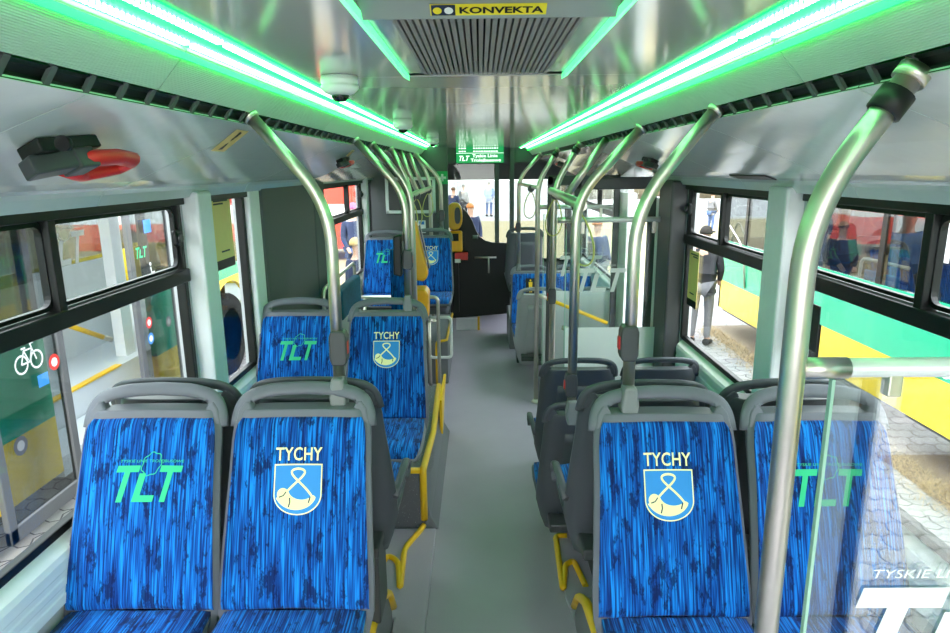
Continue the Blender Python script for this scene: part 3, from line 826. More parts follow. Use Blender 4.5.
def strap(x, y, z, label, tilt=0., grp='hanging grab straps'):
    t = thing('hanging_strap', label, 'grab strap', (x, y, z), grp)
    MB().tube([(x, y-.022, z), (x, y+.022, z)], .030, 16).build('clamp', 'dark_grey', t)
    pts = []
    for i in range(26):
        a = 2*PI*i/26; u = .052*math.sin(a)*(1-.35*math.cos(a)); w = -.13-.115*math.cos(a)*-1
        w = -.145+.118*math.cos(a)
        pts.append((x+u*math.cos(tilt)+tilt*.25*(w), y+u*math.sin(tilt)*.6, z+w))
    MB().tube(pts, .0042, 8, closed=True).build('loop', 'strap', t)
t = thing('strap_rail', 'short steel rail with hanging straps above the second left seats', 'grab rail', (-.525, 5.9, 1.9), 'strap rails')
MB().tube([(-.525, 4.86, 1.89), (-.525, 7.06, 1.89)], .022, 16).build('tube', 'steel', t)
for yy in (5.55, 6.2): MB().tube([(-.525, yy, 1.89), (-.66, yy, 2.23)], .019, 14).build('diagonal_stay', 'steel', t)
for y, l in ((5.05, 'yellowish strap loop nearest the orange validator, left rail'), (5.45, 'yellowish strap loop in the middle of the left rail'), (6.75, 'yellowish strap loop at the far end of the left rail')): strap(-.525, y, 1.87, l, .3)
t = thing('strap_rail', 'short steel rail with hanging straps above the right door seats', 'grab rail', (.46, 3.6, 1.9), 'strap rails')
MB().tube([(.425, 2.78, 1.925), (.495, 4.62, 1.925)], .026, 16).build('tube', 'steel', t)
MB().tube([(.45, 3.5, 1.925), (.66, 3.52, 2.225)], .020, 14).build('diagonal_stay', 'steel', t)
strap(.437, 2.93, 1.91, 'large yellowish strap loop near end of the right rail', -.5); strap(.487, 4.28, 1.91, 'yellowish strap loop at far end of the right rail', .2)
t = thing('strap_rail', 'far right short steel rail near the windscreen with a strap', 'grab rail', (.45, 6.2, 1.9), 'strap rails')
MB().tube([(.49, 5.6, 1.92), (.42, 7.22, 1.92)], .016, 14).build('tube', 'steel', t)
strap(.46, 6.0, 1.9, 'yellowish strap loop far right near the windscreen', .2)

# ------------------------------------------------------------------ glass screens by the doors
def screen(label, y, x0, x1, zlow, ztop, film, bar_z, sticker=None, extra=None, bx0=None, filmm='frost'):
    t = thing('glass_screen', label, 'glass screen', ((x0+x1)/2, y, zlow), 'glass screens by the doors')
    box('pane', 'partition' if y < 2 else 'glass', x0, x1, y-.004, y+.004, zlow, ztop, t)
    MB().box(x0-.005, x0+.0005, y-.0055, y+.0055, zlow, ztop).build('pane_edge', 'glass_edge', t)
    if film: box('frosted_film', filmm, x0+.003, x1-.003, y-.0065, y-.0045, zlow, film, t)
    b = MB().tube([(bx0 or x0, y, bar_z), (1.235, y, bar_z)], .017, 16); b.build('top_bar', 'steel_light', t)
    MB().tube([((bx0 or x0)-.01, y, bar_z), ((bx0 or x0)+.075, y, bar_z)], .0185, 16).build('bar_sleeve', 'steel', t)
    for xx in (x0+.1, x1-.12): MB().box(xx-.012, xx+.012, y-.012, y+.012, ztop-.03, bar_z).build('clip', 'steel', t, .003)
    if sticker:
        cx, cz, w = sticker; m = MB(); tlt_logo(m, w, lambda u, v: (u, y-.008, v), cx, cz); m.build('logo_sticker', 'white_print', t)
    return t
screen('clear glass screen with white TLT sticker at the near right behind the thick pole', 1.07, .605, 1.225, .62, 1.722, None, 1.742, (.905, 1.203, .47), bx0=.55)
screen('near white door screen behind the grey right seats with a TLT sticker', 4.17, .55, 1.225, .30, 1.70, 1.055, 1.757, (.77, 1.37, .31), bx0=.50)
screen('far white screen beyond the right door with a TLT sticker', 5.62, .545, 1.15, .22, 1.70, 1.03, 1.757, (.85, 1.25, .36), bx0=.5, filmm='frost_thin')
for s, y, x0 in ((1, 1.07, .528),):
    pass

# right middle door: two leaves swung in
def door_leaf(n, y, x0, x1, hand):
    d = bpy.data.objects.new('door_%d' % n, None); C.objects.link(d); d['kind'] = 'structure'; d.location = (x1, y, .05)
    fr = MB().box(x0, x0+.05, y-.02, y+.02, .06, 2.02).box(x1-.05, x1, y-.02, y+.02, .06, 2.02).box(x0, x1, y-.02, y+.02, .06, .18).box(x0, x1, y-.02, y+.02, 1.94, 2.02)
    fr.build('door_frame', 'dark_grey', d, .008)
    box('pane', 'glass', x0+.05, x1-.05, y-.004, y+.004, .18, 1.94, d)
    MB().tube([(x0+.0, y-.07, 1.0), (x1-.08, y-.07, .78)], .0155, 12).build('handrail', 'yellow', d)
    MB().tube([(x0-.07, y-.07, 1.026), (x0+.0, y-.07, 1.0)], .0165, 12).build('rail_end', 'steel', d)
door_leaf(1, 4.36, .62, 1.16, 1)
door_leaf(2, 5.50, .56, 1.16, 1)
# door frame posts on the right wall
for y0, y1 in ((4.22, 4.66), (5.30, 5.60)):
    trim(MB().box(1.18, 1.26, y0, y1, 0.02, 1.88), 'pillar', .01)
# rear door on the right wall behind the viewer (its glass is mirrored in the near screen)
d = bpy.data.objects.new('door_3', None); C.objects.link(d); d['kind'] = 'structure'; d.location = (1.25, .58, 0)
MB().box(1.23, 1.27, .12, .15, 0, 2.0).box(1.23, 1.27, 1.01, 1.04, 0, 2.0).box(1.23, 1.27, .15, 1.01, 1.95, 2.0).build('door_frame', 'rubber', d)
box('pane', 'glass', 1.248, 1.252, .15, 1.01, .02, 1.96, d)
# front door
d = bpy.data.objects.new('door_4', None); C.objects.link(d); d['kind'] = 'structure'; d.location = (1.25, 8.6, 0)
MB().box(1.22, 1.28, 8.05, 8.12, 0, 2.0).box(1.22, 1.28, 9.23, 9.3, 0, 2.0).box(1.22, 1.28, 8.64, 8.70, 0, 2.0).box(1.22, 1.28, 8.05, 9.3, 1.92, 2.0).build('door_frame', 'rubber', d)
box('pane', 'glass', 1.248, 1.252, 8.1, 9.25, .02, 1.95, d)

# ------------------------------------------------------------------ emergency hammers
def hammer(x, y, z, s, label, sc=1.0):
    t = thing('emergency_hammer', label, 'emergency hammer', (x, y, z), 'red emergency hammers')
    # local frame: a along Y, b up the cove, n away from it
    a = Vector((0, 1, 0)); b = Vector((-s*.93, 0, .37)).normalized(); n = Vector((-s*.37, 0, -.93)).normalized()
    o = Vector((x, y, z))
    def P(u, v, w): return o+(a*u+b*v+n*w)*sc
    def ob(mb, c, d, rot=0):
        cu, su = math.cos(rot), math.sin(rot)
        mb.obox(P(*c), (a*cu+b*su)*d[0]*sc, (b*cu-a*su)*d[1]*sc, n*d[2]*sc); return mb
    ob(MB(), (-.02, .0, .010), (.055, .022, .010), .25).build('bracket', 'black', t, .004)
    MB().tube([P(-.075, .035, .02), P(-.065, .035, .02)], .011*sc, 12).build('bracket_knob', 'black', t)
    hd = ob(ob(MB(), (-.045, -.012, .032), (.035, .018, .014), .5), (-.005, .006, .034), (.018, .022, .016), .3); hd.build('head', 'dark_grey', t, .005)
    MB().tube([P(-.050, -.040, .034), P(-.020, -.020, .034)], .010*sc, 14).build('steel_tip', 'steel', t)
    loop = [P(-.005, -.020, .036), P(.070, -.044, .036), P(.135, -.012, .036), P(.128, .020, .036), P(.06, .032, .036), P(.0, .024, .036)]
    MB().tube(bend(loop+[loop[0]], .012, 4), .0115*sc, 10, flat=1.35).build('handle', 'red', t)
def on_cove(s, y, frac):   # point on the cove panel, frac of the way down
    i = frac*(len(cove)-3); k = int(i); f = i-k
    return s*(cove[k][0]*(1-f)+cove[k+1][0]*f), y, cove[k][1]*(1-f)+cove[k+1][1]*f
def cove_at(s, y, x):
    for (a, u), (b, w) in zip(cove[:-1], cove[1:]):
        if a <= x <= b: return s*x, y, u+(w-u)*(x-a)/(b-a)
def hammer_on(s, y, x, label, sc=1.0):
    x, yy, z = cove_at(s, y, x); hammer(x, yy, z-.002, s, label, sc)
hammer_on(-1, 1.375, .85, 'large red emergency hammer on the near left cove panel', 1.35)
hammer_on(-1, 4.05, .83, 'small red emergency hammer farther along the left cove panel')
hammer_on(1, 3.55, .90, 'red emergency hammer on the right cove panel past the curved pole')
hammer_on(1, 7.0, .85, 'tiny far red emergency hammer over the right windows')
def cove_sticker(s, corners, label, m='yellow_tape'):
    t = thing('arrow_sticker', label, 'sticker', cove_at(s, corners[0][1], corners[0][0]), 'yellow arrow stickers')
    ps = [Vector(cove_at(s, y, x))+Vector((-s*.0006, 0, -.0016)) for x, y in corners]
    g = lambda u, v: (ps[0]*(1-u)+ps[1]*u)*(1-v)+(ps[3]*(1-u)+ps[2]*u)*v
    b = MB(); flat_poly(b, [(0, 0), (1, 0), (1, 1), (0, 1)], g); o = b.build('sheet', m, t)
    g2 = lambda u, v: g(u, v)+Vector((-s*.0004, 0, -.001))
    b = MB(); flat_poly(b, [(.36, .08), (.62, .12), (.56, .32), (.44, .34)], g2); flat_poly(b, [(.40, .34), (.58, .30), (.50, .47)], g2); flat_poly(b, [(.44, .62), (.60, .70), (.60, .92), (.40, .94)], g2); flat_poly(b, [(.40, .64), (.60, .66), (.50, .50)], g2)
    b.build('arrows', 'black', t)
cove_sticker(-1, [(.848, 2.105), (.848, 2.215), (.704, 2.05), (.704, 1.95)], 'pale yellow sticker with black arrows on the left cove panel')
cove_sticker(-1, [(.80, 3.98), (.80, 4.06), (.72, 3.86), (.72, 3.78)], 'smaller pale yellow sticker farther along the left cove by the small hammer')
t = thing('vent_slot', 'thin dark slot in the right cove above the second window', 'vent', (1.12, 2.7, 2.03))
MB().prism([(1.09, 2.045), (1.135, 2.030), (1.135, 2.026), (1.09, 2.041)], lambda u, w, k: (u, 2.55 if k == 0 else 2.92, w)).build('slot', 'black', t)

# ------------------------------------------------------------------ stickers and posters on the windows
def poster(x, y0, y1, z0, z1, label, cat='poster'):
    s = 1 if x > 0 else -1
    t = thing('window_poster', label, cat, (x, (y0+y1)/2, z0), 'yellow window posters')
    xx = x
    MB().box(min(xx, xx-s*.002), max(xx, xx-s*.002), y0, y1, z0, z1).build('sheet', 'yellow_tape', t)
    q = xx-s*.003; h = z1-z0
    MB().add([(q, y0, z0), (q, y1, z0), (q, y1, z0+h*.13), (q, y0, z0+h*.13)], [(0, 1, 2, 3)]).build('footer', 'black', t)
    b = MB(); w = y1-y0
    for k, (zf, a, c) in enumerate(((.94, .08, .85), (.90, .08, .6), (.24, .3, .75))):
        b.add([(q, y0+w*a, z0+h*zf-.004), (q, y0+w*c, z0+h*zf-.004), (q, y0+w*c, z0+h*zf+.004), (q, y0+w*a, z0+h*zf+.004)], [(0, 1, 2, 3)])
    b.build('print_line', 'black', t)
    return t
poster(-1.248, 3.04, 3.27, 1.62, 1.965, 'yellow poster stuck in the narrow left window')
poster(1.248, 3.70, 3.87, 1.27, 1.60, 'yellow poster stuck in the second right window')
poster(-1.248, 5.10, 5.30, 1.25, 1.53, 'yellow poster in the far left window behind the near pole')
t = thing('black_notice', 'small black notice on the right window edge by the pillar', 'notice', (1.245, 2.42, 1.4))
MB().box(1.243, 1.247, 2.34, 2.46, 1.40, 1.575).build('sheet', 'black', t)

# ------------------------------------------------------------------ validators, bin, wheelchair backrest
def validator(x, y, z, label, s=1.0, lean=.06):
    t = thing('ticket_validator', label, 'ticket validator', (x, y, z), 'orange ticket machines')
    pr = [(-.06, -.16), (-.02, -.19), (.04, -.17), (.055, -.10), (.03, .12), (.005, .18), (-.035, .19), (-.06, .14)]
    MB().prism([(u*s, w*s) for u, w in pr], lambda u, w, k: (x+u, y-.045*s if k == 0 else y+.045*s, z+w)).build('body', 'orange', t, .014, seg=3)
    MB().prism([(.028*s, .115*s), (.053*s, -.095*s), (.064*s, -.09*s), (.040*s, .11*s)], lambda u, w, k: (x+u, y-.03*s if k == 0 else y+.03*s, z+w)).build('display', 'black', t, .004)
    return t
t = thing('card_reader', 'black card reader box mounted on the second left pole', 'card reader', (-.45, 3.54, 1.62))
MB().prism([(-.075, -.105), (-.03, -.115), (-.025, .115), (-.07, .105)], lambda u, w, k: (-.402+u, 3.50 if k == 0 else 3.58, 1.625+w)).build('body', 'black', t, .008)
MB().box(-.44, -.42, 3.535, 3.565, 1.55, 1.70).build('bracket', 'mid_grey', t)
t = thing('ticket_validator', 'large leaning orange ticket validator on the pole left of the aisle', 'ticket validator', (-.46, 4.90, 1.45), 'orange ticket machines')
vp = [(-.055, .24), (-.02, .235), (.055, -.14), (.052, -.185), (.02, -.215), (-.055, -.20), (-.075, -.15)]
MB().prism(vp, lambda u, w, k: (-.455+u, 4.83 if k == 0 else 4.93, 1.47+w)).build('body', 'orange', t, .018, seg=3)
MB().prism([(-.005, .205), (.062, -.12), (.070, -.115), (.004, .21)], lambda u, w, k: (-.455+u, 4.845 if k == 0 else 4.915, 1.47+w)).build('display', 'dark_grey', t, .003)
t = thing('yellow_bin', 'yellow box below the orange validator beside the second left seat', 'ticket box', (-.50, 4.85, 1.0))
MB().prism([(-.085, 0), (.075, 0), (.085, .20), (.06, .235), (-.06, .235)], lambda u, w, k: (-.475+u, 4.72 if k == 0 else 4.92, .98+w)).build('body', 'orange', t, .015, seg=3)
t = thing('driver_ticket_machine', 'rounded yellow ticket machine with dark window beside the driver cab', 'ticket machine', (-.30, 8.05, 1.5), 'orange ticket machines')
n = 24
oval = lambda a, b, e=2.6: [(a*math.copysign(abs(math.cos(2*PI*i/n))**(2/e), math.cos(2*PI*i/n)), b*math.copysign(abs(math.sin(2*PI*i/n))**(2/e), math.sin(2*PI*i/n))) for i in range(n)]
MB().prism(oval(.095, .165), lambda u, w, k: (-.315+u, 7.98 if k == 0 else 8.10, 1.52+w)).build('body', 'orange', t, .02, seg=3)
MB().prism(oval(.036, .10), lambda u, w, k: (-.278+u, 7.965 if k == 0 else 7.99, 1.53+w)).build('window', 'dark_grey', t, .006)
t = thing('yellow_card_terminal', 'square yellow card terminal below the rounded ticket machine', 'card terminal', (-.31, 8.05, 1.12), 'orange ticket machines')
box('body', 'orange', -.395, -.225, 8.0, 8.1, 1.08, 1.34, t, .02)
box('screen', 'black', -.345, -.27, 7.99, 8.002, 1.22, 1.31, t)
t = thing('machine_post', 'dark post carrying the yellow ticket machines beside the driver cab', 'post', (-.31, 8.12, 0))
MB().box(-.34, -.28, 8.10, 8.278, .30, 1.62).build('post', 'black', t)
t = thing('red_button_panel', 'small red and white button panel under the yellow card terminal', 'button panel', (-.24, 8.05, .98))
box('body', 'red', -.32, -.16, 8.01, 8.10, .98, 1.07, t, .006); box('plate', 'white', -.32, -.25, 8.0, 8.012, .95, .995, t)

t = thing('wheelchair_backrest', 'tall narrow blue padded wheelchair backrest with TLT print behind the second left seats', 'backrest', (-.62, 4.55, .4))
MB().loft([[(-.585+a*.055, 4.55+b*.03+dy, z) for a, b in ((-1, -1), (1, -1), (1.05, 0), (1, 1), (-1, 1), (-1.05, 0))] for z, dy in ((.85, 0), (1.2, .01), (1.50, .03), (1.53, .035))]).build('pad', 'fabric', t)
b = MB(); tlt_logo(b, .09, lambda u, v: (u, 4.512+(v-.85)*.03, v), -.585, 1.17, False); b.build('logo_print', 'green_print', t)
MB().box(-.605, -.565, 4.58, 4.62, .40, 1.45).build('post', 'steel', t)
t = thing('folding_side_seat', 'teal padded side panel with steel guard rail by the far left window', 'side seat', (-1.05, 5.0, 1.0))
MB().box(-1.06, -.99, 4.55, 5.28, 1.02, 1.245).build('pad', 'teal', t, .02)
MB().tube(bend([(-1.10, 4.45, .40), (-1.10, 4.45, 1.27), (-1.10, 5.6, 1.30), (-1.10, 5.6, .02)], .06, 5), .014, 12).build('guard_rail', 'steel', t)
t = thing('seat_front_rail', 'horizontal steel rail before the small far left seats', 'grab rail', (-.8, 5.95, .9))
MB().tube(bend([(-1.2, 5.90, .93), (-.40, 5.90, .93), (-.40, 5.90, .0)], .05, 5), .017, 12).build('tube', 'steel', t)
MB().tube([(-1.08, 5.90, .0), (-1.08, 5.90, .93)], .016, 12).build('post', 'steel', t)
t = thing('loop_rail', 'low square steel loop rail beside the aisle before the far left seats', 'grab rail', (-.4, 6.05, .4))
MB().tube(bend([(-.50, 6.06, .70), (-.29, 6.06, .70), (-.29, 6.06, .30), (-.50, 6.06, .30), (-.50, 6.06, .70)], .04, 5), .015, 12).build('tube', 'steel_light', t)
MB().tube([(-.50, 6.06, .0), (-.50, 6.06, .70)], .016, 12).build('post', 'steel', t)

# ------------------------------------------------------------------ front: bulkhead, display, cab
bk = MB().box(-1.235, -.36, 7.40, 7.46, .0, 2.33)
struct(bk.build('partition', 'dark_panel', None, .01))
t = thing('picture_frame', 'pale framed dark board on the charcoal bulkhead', 'frame', (-.75, 7.38, 1.8))
MB().box(-1.06, -.50, 7.375, 7.395, 1.60, 1.635).box(-1.06, -.50, 7.375, 7.395, 1.965, 2.0).box(-1.06, -1.025, 7.375, 7.395, 1.60, 2.0).box(-.535, -.50, 7.375, 7.395, 1.60, 2.0).build('border', 'pillar', t, .004)
box('board', 'dark_grey', -1.03, -.53, 7.385, 7.398, 1.63, 1.97, t)
t = thing('paper_notice', 'white paper notice with a small blue flag on the bulkhead', 'notice', (-.7, 7.39, 1.45))
box('sheet', 'paper', -.77, -.62, 7.390, 7.397, 1.38, 1.52, t); box('flag', 'sticker_blue', -.69, -.635, 7.387, 7.391, 1.475, 1.51, t)
t = thing('first_aid_sign', 'small green sign with a white cross at the bulkhead top corner', 'sign', (-.42, 7.39, 1.95))
box('plate', 'sign_green', -.48, -.36, 7.385, 7.398, 1.92, 2.06, t)
MB().box(-.432, -.408, 7.381, 7.386, 1.95, 2.03).box(-.46, -.38, 7.381, 7.386, 1.978, 2.002).build('cross', 'white_print', t)
# overhead beam that carries the display
struct(MB().box(-1.2, 1.2, 8.40, 8.46, 2.16, 2.46).build('header', 'dark_panel'))
t = thing('information_display', 'green glowing route display with white text hanging at the ceiling front', 'display', (0, 7.95, 2.27))
box('casing', 'black', -.29, .29, 7.97, 8.03, 2.145, 2.385, t, .004)
box('screen', 'screen', -.282, .282, 7.962, 7.971, 2.15, 2.38, t)
fd = lambda u, v: (u, 7.958, v)
b = MB()
put_text(b, 'Tyskie Linie', .30, .048, fd, .06, 2.228, bold=.02); put_text(b, 'Trolejbusowe', .36, .048, fd, .07, 2.178, bold=.02)
tlt_logo(b, .12, fd, -.19, 2.205, False)
for z in (2.355, 2.32, 2.285):
    for x0, x1 in ((-.25, -.16), (-.08, .22)):
        x = x0
        while x < x1-.01:
            w_ = random.uniform(.012, .03); b.add([fd(x, z-.007), fd(x+w_, z-.007), fd(x+w_, z+.007), fd(x, z+.007)], [(0, 1, 2, 3)]); x += w_+.008
b.build('lettering', 'screen_text', t)
b = MB(); b.box(-.282, .282, 7.9605, 7.962, 2.262, 2.267); b.build('divider', 'screen_text', t)
t = thing('driver_cab_door', 'black curved driver cab door with a pale latch', 'cab door', (0, 8.3, 0))
cp = [(-.37, .18), (-.37, 1.66), (-.30, 1.66), (-.24, 1.62), (-.16, 1.54), (-.10, 1.44), (-.06, 1.33), (-.01, 1.24), (.06, 1.19), (.15, 1.165), (.36, 1.155), (.38, .24)]
MB().prism(cp, lambda u, w, k: (u, 8.28 if k == 0 else 8.34, w)).build('panel', 'black', t, .01)
MB().tube([(-.10, 8.26, 1.24), (-.03, 8.26, 1.24)], .025, 12).build('latch', 'mid_grey', t)
MB().tube(bend([(-.08, 8.24, .98), (.20, 8.24, .98)], .02), .012, 8).tube([(.10, 8.24, .98), (.10, 8.24, .78)], .010, 8).build('shelf_rail', 'steel', t)
t = thing('dashboard', 'dark dashboard under the windscreen', 'dashboard', (0, 9.1, .8))
MB().prism([(9.0, .3), (8.95, .85), (9.1, .98), (9.42, .95), (9.42, .3)], lambda u, w, k: (-1.2 if k == 0 else .45, u, w)).build('body', 'black', t, .02)
t = thing('windscreen_blind', 'dark rolled sun blind across the top of the windscreen', 'sun blind', (0, 9.35, 2.1))
MB().box(-1.2, 1.2, 9.36, 9.40, 1.93, 2.15).build('cloth', 'dark_grey', t)
for x, l in ((.21, 'dark upright post of the driver cab screen, nearer the cab'), (.40, 'dark upright post of the driver cab screen, nearer the door')):
    t = thing('cab_post', l, 'post', (x, 8.36, 1.1)); MB().box(x-.028, x+.028, 8.345, 8.40, 1.10, 2.34).build('post', 'dark_panel', t, .006)
t = thing('cab_screen', 'clear driver cab window pane above the black cab door', 'glass screen', (0, 8.36, 1.2))
MB().box(-.34, .18, 8.365, 8.371, 1.66, 2.2).build('pane', 'glass', t)
t = thing('floor_marker', 'pale floor patch with a yellow line under the driver cab door', 'floor marker', (0, 8.5, 0))
MB().box(-.33, -.05, 8.36, 8.39, .0, .16).build('panel', 'pillar', t); MB().box(-.05, -.02, 8.355, 8.39, .0, .18).build('stripe', 'yellow', t)

# ------------------------------------------------------------------ neighbouring buses
def wheel(root, x, y, z, s, r=.48):
    w = MB().lathe([(r*.62, -.14), (r*.95, -.14), (r, -.10), (r, .10), (r*.95, .14), (r*.62, .14)], (x, y, z), 'X', 28).build('wheel', 'tyre', root)
    h = MB(); h.lathe([(.001, .02), (.10, .03), (.12, .09), (.16, .09), (.28, .02), (.30, .13), (r*.63, .14)] if s > 0 else [(.001, -.02), (.10, -.03), (.12, -.09), (.16, -.09), (.28, -.02), (.30, -.13), (r*.63, -.14)], (x, y, z), 'X', 28)
    h.build('hub', 'rim', w)
    b = MB()
    for k in range(8):
        a = 2*PI*k/8; b.tube([(x+s*.07, y+.22*math.cos(a), z+.22*math.sin(a)), (x+s*.075, y+.22*math.cos(a), z+.22*math.sin(a))], .04, 10)
    b.build('hub_hole', 'tyre', w)

def arch_side(mb_lo, mb_hi, x, y0, y1, z0, zm, z1, arches, s, depth=.05, R=.60, zc=.12):
    """side wall in two colour bands, with a wheel cut-out"""
    ys = []
    N = 14
    cuts = [y0]
    for yc in sorted(arches):
        cuts += [yc-R+2*R*k/N for k in range(N+1)]
    cuts.append(y1)
    for a, b in zip(cuts[:-1], cuts[1:]):
        if b-a < 1e-4: continue
        m = (a+b)/2; zb = z0
        za_, zb_ = z0, z0
        for yc in arches:
            if abs(m-yc) < R:
                za_ = zc+math.sqrt(max(0, R*R-(a-yc)**2)); zb_ = zc+math.sqrt(max(0, R*R-(b-yc)**2))
        def q(mb, l0, l1, h):
            mb.add([(x, a, l0), (x, b, l1), (x, b, h), (x, a, h), (x+s*depth, a, l0), (x+s*depth, b, l1), (x+s*depth, b, h), (x+s*depth, a, h)], [(0, 1, 2, 3), (7, 6, 5, 4), (0, 4, 5, 1), (3, 2, 6, 7)])
        if max(za_, zb_) < zm: q(mb_lo, za_, zb_, zm); q(mb_hi, zm, zm, z1)
        else: q(mb_hi, max(zm, za_), max(zm, zb_), z1)

# right-hand bus: seen through the right windows
RB = thing('parked_bus', 'green and yellow bus parked outside the right windows', 'bus', (4.85, 3.2, -.32), 'parked green and yellow buses')
X = 3.62
lo, hi = MB(), MB()
arch_side(lo, hi, X, -3.2, 9.75, .0, .42, 1.02, [7.35, .4], 1)
lo.build('yellow_band', 'bus_yellow', RB); hi.build('green_band', 'bus_green', RB)
MB().box(X, 6.15, -3.2, 9.75, 1.98, 2.75).build('roof', 'bus_dgreen', RB, .12)
wp = MB()
for y in (-3.2, -1.7, -.2, 1.25, 2.75, 4.3, 5.85, 7.4, 8.9, 9.70): wp.box(X, X+.05, y, y+.07, 1.02, 2.0)
wp.build('window_post', 'rubber', RB)
MB().box(X+.010, X+.016, -3.2, 9.75, 1.02, 2.0).build('side_glass', 'busglass', RB)
MB().box(6.08, 6.14, -3.2, 9.75, -.0, .95).box(X, 6.14, 9.70, 9.76, .0, 1.05).box(X, 6.14, -3.26, -3.2, .0, 2.7).build('far_side', 'mid_grey', RB)
MB().box(X+.05, 6.08, -3.2, 9.70, -.05, .0).build('bus_floor', 'dark_panel', RB)
MB().box(X, 6.14, 9.70, 9.73, 1.05, 2.0).build('end_glass', 'busglass', RB)
wheel(RB, X+.16, 7.35, .14, -1); wheel(RB, X+.16, .4, .14, -1)
t = MB().tube(bend([(X-.03, 9.55, .95), (X-.08, 9.50, 1.35), (X-.03, 8.9, 1.0), (X-.01, 8.8, .45)], .2, 5), .012, 8); t.build('mirror_arm', 'steel', RB)
b = MB(); put_text(b, 'TYSKIE LINIE', .62, .075, lambda u, v: (X-.006, 9.15-u, .90+v)); b.build('lettering', 'white_print', RB)
for k, (x, y, l) in enumerate(((4.1, 4.7, 'nearest'), (4.1, 5.6, 'second'), (4.1, 6.6, 'third'), (5.5, 4.4, 'far side first'), (5.5, 5.5, 'far side second'), (5.5, 6.6, 'far side third'))):
    seat('plain', x, y, .30, 'rear', {'nearest': 'blue seat inside the right neighbour bus, nearest its window', 'second': 'blue seat inside the right neighbour bus, second along its near side', 'third': 'blue seat inside the right neighbour bus, third along its near side', 'far side first': 'blue seat on the far side of the right neighbour bus, nearest the viewer', 'far side second': 'blue seat on the far side of the right neighbour bus, in the middle', 'far side third': 'blue seat on the far side of the right neighbour bus, farthest away'}[l], 'seats in the neighbour bus')
t = thing('seat_rail', 'bent chrome rail over a light blue panel inside the right neighbour bus', 'grab rail', (3.80, 6.2, 0))
MB().tube(bend([(3.80, 6.5, .0), (3.80, 6.48, 1.18), (3.80, 5.75, 1.18)], .09, 6), .017, 10).build('tube', 'steel_light', t); MB().box(3.79, 3.81, 5.85, 6.40, .80, 1.08).build('panel', 'shield', t, .01)
t = thing('window_sheet', 'white paper sheet on the right neighbour bus window', 'notice', (X-.01, 5.15, 1.5)); MB().box(X-.006, X-.002, 5.02, 5.30, 1.33, 1.66).build('sheet', 'paper', t)

# left-hand bus: door side towards us
LB = thing('parked_bus', 'green and yellow bus with open doors parked outside the left windows', 'bus', (-4.25, 4.2, -.32), 'parked green and yellow buses')
X = -3.0
D0, D1 = 4.28, 5.76
lo, hi = MB(), MB()
arch_side(lo, hi, X, -3.0, D0, .0, .42, 1.0, [1.2], -1)
arch_side(lo, hi, X, D1, 6.75, .0, .42, 1.0, [], -1)
arch_side(lo, hi, X, 6.75, 8.55, .0, .86, 1.0, [7.62], -1, R=.66, zc=.15)
arch_side(lo, hi, X, 8.55, 10.3, .0, .42, 1.0, [], -1)
lo.build('yellow_band', 'bus_yellow', LB); hi.build('green_band', 'bus_green', LB)
MB().box(-5.5, X, -3.0, 10.3, 2.0, 2.75).build('roof', 'bus_dgreen', LB, .12)
wp = MB()
for y in (-3.0, -1.5, 0, 1.6, 3.0, D0-.08, D1, 6.3, 7.2, 8.6, 10.2): wp.box(X-.05, X, y, y+.08, 1.0, 2.02)
wp.build('window_post', 'rubber', LB)
MB().box(X-.016, X-.010, -3.0, D0, 1.0, 2.0).box(X-.016, X-.010, D1, 10.3, 1.0, 2.0).build('side_glass', 'busglass', LB)
MB().box(-5.5, -5.44, -3.0, 10.3, -.0, .95).box(-5.5, X, 10.24, 10.3, .0, 1.0).build('far_side', 'bus_yellow', LB)
MB().box(-5.5, -5.46, -3, 10.3, .95, 2.0).build('far_glass', 'busglass', LB)
MB().box(-5.44, X-.35, -3.0, 10.24, -.05, .34).build('bus_floor', 'pale_int', LB)
MB().box(X-.40, X-.34, D0, D1, .335, .35).build('door_sill', 'yellow', LB)
MB().box(X-.34, X, D0, D1, -.05, .10).build('door_step', 'pale_int', LB)
MB().box(-3.97, -3.95, 5.55, 7.05, .34, 1.22).build('inner_screen', 'pale_int', LB)
MB().box(-3.965, -3.955, 5.55, 7.05, 1.22, 1.95).build('inner_glass', 'busglass', LB)
MB().tube([(-3.90, 5.75, .34), (-3.90, 5.75, 2.0)], .03, 10).build('inner_pole', 'steel_light', LB)
MB().tube([(-3.72, 5.55, .80), (-3.72, 6.15, .51)], .025, 10).build('inner_handrail', 'yellow', LB); MB().tube([(-3.72, 6.15, .51), (-3.72, 6.28, .45)], .027, 10).build('rail_end', 'steel', LB)
MB().box(-3.55, -3.45, 6.05, 6.22, .0, 2.0).build('door_post', 'pillar', LB)
MB().box(X-.62, X-.335, 6.93, 8.31, -.06, .84).build('wheel_well', 'tyre', LB)
wheel(LB, X-.16, 7.62, .16, 1, .50); wheel(LB, X-.16, 1.2, .14, 1)
MB().tube([(X+.02, 10.2, 2.0), (X+.25, 10.35, 1.95), (X+.25, 10.35, 1.7)], .02, 8).build('mirror_arm', 'black', LB)
MB().box(X+.001, X+.012, 8.75, 8.90, .62, .70).build('side_marker', 'orange', LB)
b = MB(); tlt_logo(b, .62, lambda u, v: (-3.945, 6.1+u, v), .02, 1.38, True); b.build('logo_sticker', 'white_print', LB)
MB().box(-3.945, -3.94, 5.95, 6.25, 1.62, 1.80).build('notice', 'paper', LB)
